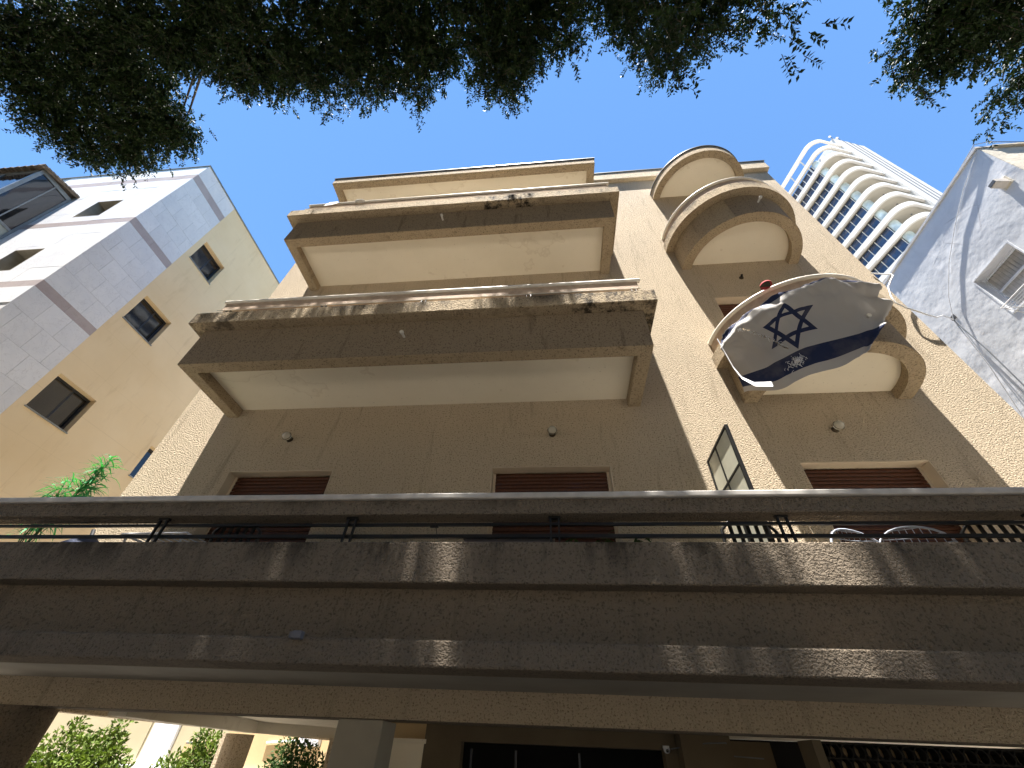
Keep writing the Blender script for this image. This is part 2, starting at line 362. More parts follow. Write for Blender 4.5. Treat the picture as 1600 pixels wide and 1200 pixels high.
# shuttered windows
slat = None
for i, (a, b, c, d) in enumerate(wins):
    fr = MB(); t = 0.045; y0, y1 = FY + 0.15, FY + 0.22
    fr.box(a, a + t, y0, y1, c, d).box(b - t, b, y0, y1, c, d).box(a + t, b - t, y0 + .04, y1, d - .03, d)
    f = bobj('window', fr, 'trim')
    box_open = (i in (0, 1))      # ground balcony doors: shutter stops above a dark opening
    zlow = c + (0.75 if i == 1 else 0.0)
    if slat is None:
        s_ = MB(); s_.tube([(-.5, 0, 0), (.5, 0, 0)], 0.024, 8); s_.sm = True
        s_.v = [(x, y * 0.45, zz) for x, y, zz in s_.v]
        slat = obj('slat', s_, 'shutter', f)
        first = True
    zz = d - 0.035; n = 0
    while zz > zlow and n < (20 if i < 3 else 9):
        o = slat if first else inst(slat, f)
        first = False
        o.location = ((a + b) / 2, FY + 0.17, zz); o.scale = ((b - a - 2 * t) * 1.0, 1, 1); zz -= 0.051; n += 1
    g = MB().box(a + t, b - t, FY + 0.215, FY + 0.225, c, d); obj('pane', g, 'glass_dark', f)
    lin = MB().box(a + .0, b - .0, FY + .004, FY + .148, d - .012, d - .0005).box(a + .0005, a + .012, FY + .004, FY + .148, c, d - .0125).box(b - .012, b - .0005, FY + .004, FY + .148, c, d - .0125)
    obj('reveal_lining', lin, 'trim', f)

# long balconies ---------------------------------------------------------
def ring(x0, x1, y0, y1): return [(x0, y1), (x0, y0), (x1, y0), (x1, y1)]
def ushape(mb, x0, x1, y0, y1, t, z0, z1):
    """U of thickness t open at y1"""
    return mb.strip([(x0 + t, y1), (x0 + t, y0 + t), (x1 - t, y0 + t), (x1 - t, y1)], [(x0, y1), (x0, y0), (x1, y0), (x1, y1)], z0, z1)
def long_balcony(dz, label):
    X0, X1, Y0 = -4.88, 1.28, 3.36; Z = 3.70 + dz
    p = bobj('long_balcony', ushape(MB(), X0, X1, Y0, FY - 0.001, 0.17, Z, Z + 0.68), 'stucco_balc', bevel=0.008, label=label)
    sub = lambda n, mb, m, **k: obj(n, mb, m, p, **k)
    sub('front_shade_band', MB().box(X0 + .004, X1 - .004, Y0 - .006, Y0 - .001, Z + .006, Z + .676), 'shade_band')  # thin sheet that paints the shade onto the front face
    sub('soffit', MB().box(X0 + .165, X1 - .165, Y0 + .165, FY + .05, Z + .15, Z + .32), 'soffit')
    sub('floor', MB().box(X0 + .175, X1 - .175, Y0 + .175, FY - .003, Z + .321, Z + .335), 'floor_tile')
    sub('ledge', ushape(MB(), X0 - .16, X1 + .16, Y0 - .16, FY - 0.002, 0.30, Z + .682, Z + .92), 'stucco_balc', bevel=0.012)
    sub('handrail_board', MB().box(-4.77, 1.27, 3.26, 3.36, Z + 1.05, Z + 1.21), 'fascia', bevel=0.006)
    sub('handrail', MB().tube([(-4.80, 3.27, Z + 1.24), (1.31, 3.27, Z + 1.24)], 0.032, 12), 'white_pipe')
    sub('tension_rod', MB().tube([(-4.78, 3.22, Z + 0.985), (1.28, 3.22, Z + 0.985)], 0.008, 6), 'white_pipe')
    for bx in (-4.66, -3.18, -1.70, -0.22, 1.20):
        m_ = MB()
        for d_ in (-0.03, 0.03): m_.add([(bx + d_ + e, y, z) for e in (-.006, .006) for y, z in ((3.23, Z + .915), (3.29, Z + .915), (3.33, Z + 1.06), (3.27, Z + 1.06))], [(0, 1, 2, 3), (7, 6, 5, 4), (0, 1, 5, 4), (1, 2, 6, 5), (2, 3, 7, 6), (3, 0, 4, 7)])
        sub('bracket', m_, 'black')
    m_ = MB().tube([(-1.86, 3.39, Z + .36), (-1.86, 3.27, Z + .33), (-1.86, 3.25, Z + .36)], 0.017, 8).tube([(-1.86, 3.265, Z + .335), (-1.86, 3.235, Z + .325)], 0.026, 8)
    sub('drain_spout', m_, 'white_pipe')
    return p
long_balcony(0.0, 'long balcony with dark-streaked ledge above the shuttered windows')
long_balcony(ST, 'upper long balcony under the roof canopy')
# canopy over the top long balcony
Zc = 10.32
cp = bobj('roof_canopy', ushape(MB(), -5.14, 1.27, 3.55, FY - 0.001, 0.17, Zc, Zc + 0.26), 'stucco_balc', bevel=0.008)
obj('soffit', MB().box(-4.98, 1.11, 3.71, FY + .05, Zc + .09, Zc + .24), 'soffit', cp)
obj('metal_edge', MB().box(-5.16, 1.29, 3.53, FY - .003, Zc + .262, Zc + .285), 'metalcap', cp)
# curved balconies ---------------------------------------------------------
CX, CY = 3.72, 4.5
def arc(R, n=40, a0=180, a1=360, c=(CX, CY)): return [(c[0] + R * math.cos(math.radians(a0 + (a1 - a0) * i / n)), c[1] + R * math.sin(math.radians(a0 + (a1 - a0) * i / n))) for i in range(n + 1)]
def curved_balcony(dz, label):
    Z = 3.70 + dz
    p = bobj('curved_balcony', MB().strip(arc(0.89), arc(1.06), Z, Z + .68), 'stucco_balc', smooth=True, label=label)
    sub = lambda n, mb, m, **k: obj(n, mb, m, p, **k)
    sub('front_shade_band', MB().strip(arc(1.061, 30, 250, 345), arc(1.066, 30, 250, 345), Z + .006, Z + .676), 'shade_band', smooth=True)  # painted shade on the street-facing part of the curve
    a = arc(0.90); sub('soffit', MB().prism(a, Z + .15, Z + .32), 'soffit', smooth=True)
    sub('floor', MB().prism(arc(.88), Z + .321, Z + .335), 'floor_tile')
    sub('ledge', MB().strip(arc(0.92), arc(1.215), Z + .682, Z + .92), 'stucco_balc', smooth=True)
    sub('handrail_board', MB().strip(arc(1.06), arc(1.15), Z + 1.03, Z + 1.19), 'fascia', smooth=True)
    sub('handrail', MB().tube([(x, y, Z + 1.23) for x, y in arc(1.15)], 0.034, 10), 'white_pipe')
    for ang in (200, 232, 270, 308, 340):
        x, y = CX + 1.12 * math.cos(math.radians(ang)), CY + 1.12 * math.sin(math.radians(ang))
        sub('bracket', MB().box(x - .025, x - .013, y - .03, y + .03, Z + .915, Z + 1.05).box(x + .013, x + .025, y - .03, y + .03, Z + .915, Z + 1.05), 'black')
    x, y = CX + .12, CY - 1.05
    sub('drain_spout', MB().tube([(x, y + .03, Z + .38), (x, y - .12, Z + .35)], 0.017, 8).tube([(x, y - .09, Z + .355), (x, y - .125, Z + .345)], 0.026, 8), 'white_pipe')
curved_balcony(0.0, 'curved balcony with the flag draped over its rail')
curved_balcony(ST, 'curved balcony under the rounded canopy')
Zc = 10.28; cc = (3.80, 4.53)
cp = bobj('curved_canopy', MB().strip(arc(0.90, c=cc), arc(1.06, c=cc), Zc, Zc + .27), 'stucco_balc', smooth=True)
obj('soffit', MB().prism(arc(.91, c=cc), Zc + .09, Zc + .25), 'soffit', cp, smooth=True)
obj('metal_edge', MB().strip(arc(.9, c=cc), arc(1.08, c=cc), Zc + .272, Zc + .295), 'metalcap', cp, smooth=True)

# first floor balcony across the whole front -------------------------------
LX0, LX1 = -6.6, 5.95
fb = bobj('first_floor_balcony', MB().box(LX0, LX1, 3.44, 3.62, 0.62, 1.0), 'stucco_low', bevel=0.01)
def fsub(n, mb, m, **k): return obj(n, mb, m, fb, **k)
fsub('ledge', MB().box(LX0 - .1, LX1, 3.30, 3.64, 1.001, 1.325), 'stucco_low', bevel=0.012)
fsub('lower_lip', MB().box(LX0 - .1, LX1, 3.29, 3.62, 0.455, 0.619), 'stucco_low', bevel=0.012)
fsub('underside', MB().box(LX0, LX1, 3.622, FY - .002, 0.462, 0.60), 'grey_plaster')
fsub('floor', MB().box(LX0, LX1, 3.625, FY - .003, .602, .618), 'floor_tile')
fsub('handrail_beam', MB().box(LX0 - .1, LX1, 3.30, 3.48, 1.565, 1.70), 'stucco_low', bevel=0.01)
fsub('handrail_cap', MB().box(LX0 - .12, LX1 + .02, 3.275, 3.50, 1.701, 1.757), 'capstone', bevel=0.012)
for zz, hh in ((1.408, .014), (1.512, .012)):
    fsub('rail', MB().box(LX0, LX1, 3.385, 3.41, zz - hh, zz + hh), 'black')
for bx in (-5.5, -3.62, -1.785, 0.02, 1.87, 3.72, 5.5):
    m_ = MB()
    for d_ in (-0.035, 0.035): m_.box(bx + d_ - .008, bx + d_ + .008, 3.35, 3.372, 1.32, 1.585)
    m_.box(bx - .05, bx + .05, 3.345, 3.38, 1.545, 1.57)
    fsub('bracket', m_, 'black')
m_ = MB().box(-1.905, -1.835, 3.23, 3.288, 0.60, 0.65).box(-1.93, -1.905, 3.24, 3.288, 0.605, 0.645)
tag(obj('junction_box', m_, simple('grey_plastic', (.16, .16, .18), .5), bevel=.006), 'small grey and black box fixed on the lower lip of the first floor balcony', 'box')

# facade beam below, pilotis and lobby -------------------------------------
bobj('ceiling', MB().box(FX0, FX1, FY + .3, 12.5, 0.34, 0.45), 'soffit')
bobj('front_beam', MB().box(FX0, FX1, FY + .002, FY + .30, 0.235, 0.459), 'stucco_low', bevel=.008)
m_ = MB()
pl = [(-4.45, 4.81), (-5.0, 8.1), (-3.9, 9.3), (-3.5, 12.4)]
m_.strip([(x + .2, y) for x, y in pl], pl, 0.20, 0.345); bobj('side_beam', m_, 'soffit')
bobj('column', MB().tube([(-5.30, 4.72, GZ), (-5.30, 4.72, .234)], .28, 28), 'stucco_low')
bobj('column', MB().box(-1.95, -1.54, FY + .02, FY + .42, GZ, .2345), 'grey_plaster', bevel=.01)
bobj('column', MB().tube([(-5.62, 9.0, GZ), (-5.62, 9.0, .20)], .25, 24), 'stucco')
bobj('column', MB().box(-3.9, -3.5, 8.9, 9.2, GZ, .199), 'stucco')
# lobby walls
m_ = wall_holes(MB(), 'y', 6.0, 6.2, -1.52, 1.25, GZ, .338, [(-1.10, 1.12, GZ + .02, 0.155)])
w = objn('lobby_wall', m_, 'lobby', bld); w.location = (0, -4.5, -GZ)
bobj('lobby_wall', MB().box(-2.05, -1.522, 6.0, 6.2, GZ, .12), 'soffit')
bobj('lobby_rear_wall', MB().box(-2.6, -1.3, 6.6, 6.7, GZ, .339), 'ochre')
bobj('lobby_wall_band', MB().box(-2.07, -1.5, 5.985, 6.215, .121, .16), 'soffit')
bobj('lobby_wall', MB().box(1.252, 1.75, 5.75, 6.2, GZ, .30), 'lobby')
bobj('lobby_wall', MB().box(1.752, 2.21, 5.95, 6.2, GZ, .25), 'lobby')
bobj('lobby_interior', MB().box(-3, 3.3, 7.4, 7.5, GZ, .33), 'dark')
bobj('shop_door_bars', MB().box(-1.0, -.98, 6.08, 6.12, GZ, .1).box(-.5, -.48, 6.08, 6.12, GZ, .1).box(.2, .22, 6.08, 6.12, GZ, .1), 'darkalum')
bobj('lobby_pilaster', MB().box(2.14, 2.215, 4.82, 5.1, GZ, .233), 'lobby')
# honeycomb screen blocks
scr = bobj('screen_wall', MB().box(2.216, 5.8, 5.0, 5.12, .221, .234).box(2.216, 2.235, 5.0, 5.12, GZ, .221), 'block')
def hexring(R, r, y0, y1):
    m = MB(); n = 8; o = []
    for rad in (R, r):
        for y in (y0, y1):
            for k in range(n):
                a = 2 * math.pi * (k + .5) / n; m.v.append((rad * math.cos(a) * .93, y, rad * math.sin(a) * 1.08))
    for k in range(n):
        q = (k + 1) % n
        m.f += [(k, q, 2 * n + q, 2 * n + k), (n + k, 3 * n + k, 3 * n + q, n + q), (k, n + k, n + q, q), (2 * n + k, 2 * n + q, 3 * n + q, 3 * n + k)]
    return m
blk = None; P_ = 0.098
for rw in range(9):
    for cN in range(34):
        x = 2.30 + cN * P_ + (P_ / 2 if rw % 2 else 0); z_ = 0.172 - rw * 0.094
        if blk is None: blk = obj('screen_block', hexring(.054, .043, 0, .09), 'block', scr); blk.location = (x, 5.01, z_)
        else: inst(blk, scr, (x, 5.01, z_))
bobj('screen_backing_wall', MB().box(2.236, 5.8, 5.121, 5.2, GZ, .22), 'ochre')

# camera over the lobby door
t = thing('security_camera', 'small dome security camera at the top right corner of the dark lobby doorway', 'camera', (1.13, 5.93, .16))
obj('dome', MB().lathe((0, 0, 0), [(0, -.035), (.02, -.03), (.033, -.012), (.036, 0.01), (0, .012)], 14), 'white_plastic', t)
obj('mount', MB().box(-.03, .03, .0, .07, .01, .03), 'white_plastic', t)
obj('lens', MB().lathe((0, -.03, -.01), [(0, -.006), (.014, -.004), (.016, .004)], 10, 'y'), 'glass_dark', t)
tag(obj('wall_cable', MB().tube([(1.17, 5.9, .165), (1.5, 5.74, .215), (1.70, 5.74, .225), (1.765, 5.93, .13), (2.1, 5.93, .12)], .006, 6), 'cable_dark'), 'thin dark cable running right from the lobby security camera', 'cable')

# wall lamps
def lamp(x, z_, label, grp='globe wall lamps above the windows'):
    t = thing('wall_lamp', label, 'lamp', (x, FY, z_), grp)
    obj('base', MB().lathe((0, 0, 0), [(0, -.03), (.035, -.028), (.045, -.01), (.045, .002)], 18, 'y').tube([(0, 0, 0), (.0, -.05, .0)], .018, 8), 'lampmetal', t)
    obj('globe', MB().lathe((0, -.095, 0), [(0, -.062), (.03, -.055), (.052, -.033), (.060, 0), (.052, .033), (.03, .055), (.02, .06)], 22, 'y'), 'globe', t)
    obj('globe_ring', MB().lathe((0, -.095, 0), [(.061, -.006), (.065, 0), (.061, .006)], 22, 'y'), 'lampmetal', t)
lamp(-3.70, 3.27, 'globe wall lamp above the left shuttered window')
lamp(0.04, 3.26, 'globe wall lamp above the middle shuttered window')
lamp(3.61, 3.23, 'globe wall lamp under the curved balcony with the flag')
t = thing('broken_wall_lamp', 'dark broken lamp socket on the wall between the two curved balconies', 'lamp', (3.63, FY, 6.70))
obj('base', MB().lathe((0, 0, 0), [(0, -.03), (.03, -.028), (.04, -.01), (.04, .002)], 16, 'y'), 'lampmetal', t)
obj('socket', MB().tube([(0, -.02, 0), (-.02, -.08, -.015)], .02, 10), 'black', t)

# partition screen between the flats
t = thing('glass_partition', 'frosted glass partition in a black frame standing on the first floor balcony', 'partition', (1.92, 3.72, .62))
y1_, y0_ = FY - 3.72 - .03, 0.0; zt, zb = 2.78 - .62, 0.02
m_ = MB(); th = .018
m_.box(-th, th, y0_, y0_ + .03, zb, zt).box(-th, th, y1_ - .03, y1_, zb, zt).box(-th, th, y0_ + .03, y1_ - .03, zt - .03, zt).box(-th, th, y0_ + .03, y1_ - .03, zb, zb + .03)
obj('frame', m_, 'black', t, bevel=.004)
ym = y1_ * .56; zm = 2.30 - .62
obj('mullion', MB().box(-.012, .012, ym - .012, ym + .012, zb + .03, zt - .03), 'black', t)
obj('transom', MB().box(-.013, .013, y0_ + .03, ym - .013, zm - .012, zm + .012), 'black', t)
obj('transom', MB().box(-.013, .013, ym + .013, y1_ - .03, zm - .012, zm + .012), 'black', t)
for (a, b) in ((y0_ + .03, ym - .013), (ym + .013, y1_ - .03)):
    for (c, d) in ((zb + .03, zm - .013), (zm + .013, zt - .03)): obj('pane', MB().box(-.004, .004, a, b, c, d), 'glass_frost', t)

# ================================================================= LEFT BUILDING
LX, LY = -11.6, 4.28
lb = thing('stone_clad_building', 'modern building left of the balconies, white marble corner and tan rendered side', 'building', (LX, LY, GZ))
def lobj(n, mb, m, **k): o = obj(n, mb, m, lb, **k); o.location = (-LX, -LY, -GZ); return o
TOP = 15.0; BY = 5.78
side_h = [(5.97, 7.0, 5.45, 6.45), (5.97, 7.0, 8.62, 9.64), (5.97, 7.0, 11.82, 12.84), (8.97, 10.0, 5.45, 6.42), (5.97, 7.0, 2.25, 3.25)]
w = objn('side_wall', wall_holes(MB(), 'x', LX, LX - .30, BY, 11.0, GZ, TOP, side_h), 'tan', lb); w.location = (-LX, -LY, -GZ)
lobj('stone_backing', MB().box(LX - .3, LX - .012, LY + .012, BY - .001, GZ, TOP), 'mortar')
front_h = [(-13.9, -13.02, 8.40, 9.46), (-13.9, -13.02, 11.40, 12.47)]
w = objn('front_wall', wall_holes(MB(), 'y', LY + .012, LY + .30, -20.0, LX - .302, GZ, TOP, front_h), 'mortar', lb); w.location = (-LX, -LY, -GZ)
lobj('roof', MB().box(-20, LX - .3, LY + .3, 11, TOP - .4, TOP - .2), 'roofing')
lobj('rear_wall', MB().box(-20, LX - .302, 10.8, 11.0, GZ, TOP), 'tan')
lobj('roof_coping', MB().box(-20.05, LX + .03, LY - .03, LY + .25, TOP + .001, TOP + .05).box(LX - .25, LX + .03, LY + .252, 11, TOP + .001, TOP + .05), 'alum')
# cladding panels on the corner (side face and front face): every slab its own object
pans = [(7.60, 7.85), (10.80, 11.07), (13.94, 14.27)]
def rows():
    """courses between the pink bands"""
    out = []; lv = [4.45] + [v for p in pans for v in p] + [TOP]
    for i in range(0, len(lv), 2):
        a, b = lv[i], lv[i + 1]; n = max(1, round((b - a) / 0.60))
        for j in range(n): out.append((a + (b - a) * j / n, a + (b - a) * (j + 1) / n, 'stone'))
    for a, b in pans: out.append((a, b, 'stone_pink'))
    return sorted(out)
cache = {}
def panel(axis, a0, a1, z0, z1, mt):
    g = .002; key = (axis, round(a1 - a0, 3), round(z1 - z0, 3), mt); pr = random.uniform(.0, .004)
    if axis == 'x': loc = (LX - LX + pr - .0, a0 - LY, z0 - GZ)
    else: loc = (a0 - LX, -pr, z0 - GZ)
    if key in cache: return inst(cache[key], lb, loc)
    m = MB()
    if axis == 'x': m.box(-.0115, .0, g, a1 - a0 - g, g, z1 - z0 - g)
    else: m.box(g, a1 - a0 - g, .0, .0115, g, z1 - z0 - g)
    o = obj('stone_panel' if mt == 'stone' else 'pink_stone_panel', m, mt, lb, loc=loc); cache[key] = o; return o
for ri, (z0, z1, mt) in enumerate(rows()):
    cuts = [LY, LY + .50, LY + 1.0, BY] if mt == 'stone_pink' or ri % 2 == 0 else [LY, LY + .27, LY + .77, LY + 1.24, BY]
    if mt == 'stone_pink': cuts = [LY, LY + .75, BY]
    for a, b in zip(cuts[:-1], cuts[1:]): panel('x', a, b, z0, z1, mt)
    if z1 < 7.0: continue
    x = LX; k_ = ri
    while x > -17.0:
        x2 = x - (.9 if not (ri % 2 and x == LX) else .45)
        hit = [h for h in front_h if z0 < h[3] and z1 > h[2] and x2 < h[1] and x > h[0]]
        segs = [(x2, x, z0, z1)]
        for h in hit:
            new = []
            for (p, q, r0, r1) in segs:
                if q > h[1] + .01: new.append((max(p, h[1]), q, r0, r1))
                if p < h[0] - .01: new.append((p, min(q, h[0]), r0, r1))
                p2, q2 = max(p, h[0]), min(q, h[1])
                if q2 - p2 > .01:
                    if r0 < h[2] - .01: new.append((p2, q2, r0, h[2]))
                    if r1 > h[3] + .01: new.append((p2, q2, h[3], r1))
            segs = new
        for (p, q, r0, r1) in segs:
            if q - p > .03 and r1 - r0 > .03: panel('y', p, q, r0, r1, mt)
        x = x2
lobj('front_cladding', MB().box(-20, -17.4, LY, LY + .0115, GZ, TOP), 'stone', kind='stuff')
for (a, b, c, d) in side_h:
    X = LX - .17; m_ = MB(); t_ = .05
    m_.box(X - .04, X, a, a + t_, c, d).box(X - .04, X, b - t_, b, c, d).box(X - .04, X, a + t_, b - t_, c, c + t_).box(X - .04, X, a + t_, b - t_, d - t_, d)
    wn = lobj('window', m_, 'darkalum')
    obj('pane', MB().box(X - .03, X - .022, a + t_, a + (b - a) * .56, c + t_, d - t_), 'glass_dark', wn)
    obj('pane', MB().box(X - .045, X - .037, a + (b - a) * .5, b - t_, c + t_, d - t_), 'glass_dark', wn)
    obj('sash', MB().box(X - .05, X - .012, a + (b - a) * .56, a + (b - a) * .56 + .035, c + t_, d - t_), 'darkalum', wn)
    obj('sill', MB().box(LX - .15, LX + .03, a - .02, b + .02, c - .028, c - .001), 'alum', wn)
for (a, b, c, d) in front_h:
    Y = LY + .28; m_ = MB(); t_ = .05
    m_.box(a, a + t_, Y, Y + .04, c, d).box(b - t_, b, Y, Y + .04, c, d).box(a + t_, b - t_, Y, Y + .04, c, c + t_).box(a + t_, b - t_, Y, Y + .04, d - t_, d)
    wn = lobj('window', m_, 'alum')
    obj('pane', MB().box(a + t_, b - t_, Y + .02, Y + .03, c + t_, d - t_), 'glass_dark', wn)
    obj('reveal', wall_holes(MB(), 'y', LY - .004, LY + .279, a - .001, b + .001, c - .001, d + .001, [(a + .012, b - .012, c + .012, d - .012)]), 'reveal_stone', wn)
# glazed oriel at the far left
OX, OP = -15.1, 0.95
o_f = MB(); yf = LY - OP
for z_ in (8.6, 12.75):
    o_f.box(-18.2, OX, yf, yf + .09, z_ - .09, z_)
    o_f.box(OX - .09, OX, yf + .092, LY, z_ - .09, z_)
o_f.box(OX - .09, OX, yf, yf + .09, 8.602, 12.658).box(OX - .07, OX, LY - .07, LY, 8.602, 12.658).box(OX - .05, OX - .01, yf + .09, LY - .07, 10.55, 10.63)
o_f.box(-16.4, -16.34, yf + .01, yf + .06, 8.602, 12.658).box(-17.6, -17.54, yf + .01, yf + .06, 8.602, 12.658)
orl = lobj('glazed_oriel', o_f, 'alum')
obj('pane', MB().box(OX - .04, OX - .03, yf + .09, LY - .07, 10.63, 12.66), 'glass_dark', orl)
obj('pane', MB().box(OX - .04, OX - .03, yf + .09, LY - .07, 8.6, 10.55), 'glass_pale', orl)
obj('mullion', MB().box(OX - .045, OX - .01, LY - OP * .48 - .015, LY - OP * .48 + .015, 10.63, 12.66), 'alum', orl)
for (a, b) in ((-16.34, OX - .09), (-17.54, -16.4), (-18.2, -17.6)): obj('pane', MB().box(a, b, yf + .03, yf + .04, 8.6, 12.66), 'glass_dark', orl)
obj('floor_slab', MB().box(-18.2, OX + .02, yf - .02, LY, 8.35, 8.508), 'alum', orl)
obj('flat_roof', MB().box(-18.2, OX, yf, LY, 12.752, 12.80), 'alum', orl)
# corrugated tile roof of the oriel
m_ = MB(); nx = 70
for i in range(nx + 1):
    x = -18.3 + (3.34) * i / nx; h = .035 * math.sin(i * math.pi / 2.5)
    m_.v += [(x, yf - .14, 12.77 + h), (x, LY, 12.98 + h), (x, yf - .14, 12.73 + h), (x, LY, 12.94 + h)]
for i in range(nx):
    p = 4 * i; m_.f += [(p, p + 4, p + 5, p + 1), (p + 2, p + 3, p + 7, p + 6), (p, p + 2, p + 6, p + 4)]
m_.f += [(4 * nx, 4 * nx + 1, 4 * nx + 3, 4 * nx + 2)]
obj('tile_roof', m_, 'rooftile', orl)
for i in range(9):
    y_ = yf - .14 + i * (OP + .12) / 9
    obj('verge_tile', MB().box(OX + .02, OX + .16, y_, y_ + .11, 12.745 + i * .022, 12.80 + i * .022), 'rooftile', orl)

# ================================================================= RIGHT BUILDING
RX, RY, RT = 10.0, 4.04, 10.68
rb = thing('whitewashed_building', 'rough whitewashed plaster building at the right edge, cables strung across its wall', 'building', (RX, RY, GZ))
def robj(n, mb, m, **k): o = obj(n, mb, m, rb, **k); o.location = (-RX, -RY, -GZ); return o
rh = [(5.21, 6.25, 7.42, 8.62)]
w = objn('side_wall', wall_holes(MB(), 'x', RX, RX + .32, RY, 16.0, GZ, RT, rh), 'plaster', rb); w.location = (-RX, -RY, -GZ)
robj('front_wall', MB().box(RX + .322, 18, RY + .003, RY + .3, GZ, RT), 'plaster_cream')
robj('corner_facing', MB().box(RX + .004, RX + .322, RY - .012, RY - .001, GZ, RT), 'plaster_cream')
robj('roof', MB().box(RX + .32, 18, RY + .3, 16, RT - .3, RT - .1), 'roofing')
m_ = MB(); random.seed(3)
yy = RY - .03
while yy < 15.9:
    L_ = random.uniform(.35, .6); m_.box(RX - .035 - random.uniform(0, .012), RX + .33, yy, yy + L_ - .004, RT + .001, RT + .055 + random.uniform(0, .01)); yy += L_
robj('roof_coping', m_, 'mortar')
robj('roof_coping', MB().box(RX + .332, 18, RY - .05, RY + .3, RT + .001, RT + .06), 'plaster_cream')
a, b, c, d = rh[0]; X = RX + .20; t_ = .055
m_ = MB().box(X, X + .05, a, a + t_, c, d).box(X, X + .05, b - t_, b, c, d).box(X, X + .05, a + t_, b - t_, c, c + t_).box(X, X + .05, a + t_, b - t_, d - t_, d)
wn = robj('window', m_, 'white_plastic')
obj('mullion', MB().box(X + .005, X + .04, a + t_, b - t_, (c + d) / 2 + .1, (c + d) / 2 + .14), 'white_plastic', wn)
bs = None
for i in range(12):
    y_ = a + t_ + .04 + i * (b - a - 2 * t_ - .06) / 11
    if bs is None: bs = obj('blind_slat', MB().box(0, .012, -.032, .032, c + t_, d - t_), 'capstone', wn); bs.location = (X + .06, y_, 0); bs.rotation_euler = (0, 0, .5)
    else: inst(bs, wn, (X + .06, y_, 0), (0, 0, .5))
obj('window_back', MB().box(X + .1, X + .11, a, b, c, d), 'glass_pale', wn)
obj('surround', wall_holes(MB(), 'x', RX - .014, RX + .199, a - .001, b + .001, c - .001, d + .001, [(a + .03, b - .03, c + .03, d - .03)]), 'plaster', wn)
# bracketed box with tray under the roof
bx = thing('vent_hood', 'grey sheet metal box projecting from the whitewashed wall near the roof corner', 'vent', (RX, 4.36, 9.50))
hd = obj('shell', MB().add([(-.25, -.08, .0), (-.25, .08, .0), (0, .08, -.06), (0, -.08, -.06), (-.25, -.08, .10), (-.25, .08, .10), (0, .08, .13), (0, -.08, .13)], [(3, 2, 1, 0), (4, 5, 6, 7), (0, 1, 5, 4), (1, 2, 6, 5), (2, 3, 7, 6), (3, 0, 4, 7)]), 'capstone', bx, bevel=.005)
obj('flange', MB().box(-.012, -.001, -.11, .11, -.09, .16), 'plaster_cream', bx)
obj('front_lid', MB().box(-.262, -.251, -.07, .07, .01, .09), 'metalcap', bx)
# folding drying rack below the window
dr = thing('drying_rack', 'wire clothes drying rack folded out below the white window of the whitewashed building', 'rack', (RX, 5.3, 7.35))
m_ = MB(); 
for z_ in (0, ): 
    m_.tube([(0, -.1, z_), (-.45, -.1, z_), (-.45, .72, z_), (0, .72, z_)], .012, 6)
obj('frame', m_, 'cable', dr)
for i in range(6): obj('wire', MB().tube([(-.45 + i * .075, -.1, 0), (-.45 + i * .075, .72, 0)], .005, 5), 'cable', dr)
for y_ in (-.1, .72): obj('brace', MB().tube([(-.4, y_, 0), (0, y_, -.28)], .008, 5), 'cable', dr)

# cables
def sag(a, b, s, n=10):
    a, b = Vector(a), Vector(b); return [tuple(a.lerp(b, i / n) - Vector((0, 0, s * 4 * (i / n) * (1 - i / n)))) for i in range(n + 1)]
HK = (9.93, 7.09, 8.30)
tag(obj('cable', MB().tube([(5.80, 4.48, 6.6), (6.0, 4.40, 6.42), (5.97, 4.38, 6.34), (5.89, 4.38, 6.25), (5.72, 4.38, 6.03), (5.62, 4.38, 5.77), (5.59, 4.38, 5.60), (5.66, 4.38, 5.47), (5.78, 4.39, 5.38), (5.95, 4.45, 5.35), (7.6, 5.6, 6.65), (9.2, 6.65, 7.95), HK], .012, 8), 'cable'), 'white cable looping off the stucco facade corner across the gap to the hook', 'cable')
tag(obj('cable', MB().tube([HK, (9.90, 7.07, 7.15), (9.90, 7.12, 6.1), (9.90, 7.2, 3.0)], .015, 6), 'cable_dark'), 'thick grey cable dropping from the hook to the right edge of the view', 'cable')
tag(obj('cable', MB().tube([HK, (9.92, 7.32, 6.9), (9.90, 7.62, 5.6), (9.90, 7.9, 3.0)], .012, 6), 'cable'), 'thin pale cable dropping from the hook to the left of the thick grey cable', 'cable')
tag(obj('cable', MB().tube([(9.975, 4.05, 10.62), (9.965, 4.8, 10.3), (9.97, 5.5, 9.9), (9.965, 6.2, 9.4), (9.96, 6.8, 8.8), HK], .008, 6), 'cable'), 'thin pale wire slanting from the roof corner down to the hook', 'cable')
tag(obj('cable_hook', MB().tube([(10.02, 7.09, 8.38), (9.90, 7.09, 8.38), (9.90, 7.09, 8.27)], .014, 6).box(9.985, 9.998, 7.04, 7.14, 8.33, 8.45), 'metalcap'), 'metal hook gathering the cables on the whitewashed wall', 'hook')
tag(obj('roof_wire', MB().tube([(9.97, 4.5, RT + .06), (10.02, 4.0, RT + .16), (10.3, 3.96, RT + .16), (10.8, 3.97, RT + .05), (11.6, 3.98, RT - .1)], .010, 6), 'cable_dark'), 'dark wire arching over the roof corner of the whitewashed building', 'wire')
t = thing('wall_spotlight', 'small dark fitting on the right edge of the stucco facade', 'spotlight', (FX1, 4.62, 3.05))
obj('housing', MB().box(0, .07, -.04, .04, -.03, .04), 'black', t, bevel=.006); obj('arm', MB().box(-.01, .0, -.02, .02, -.02, .02), 'black', t)

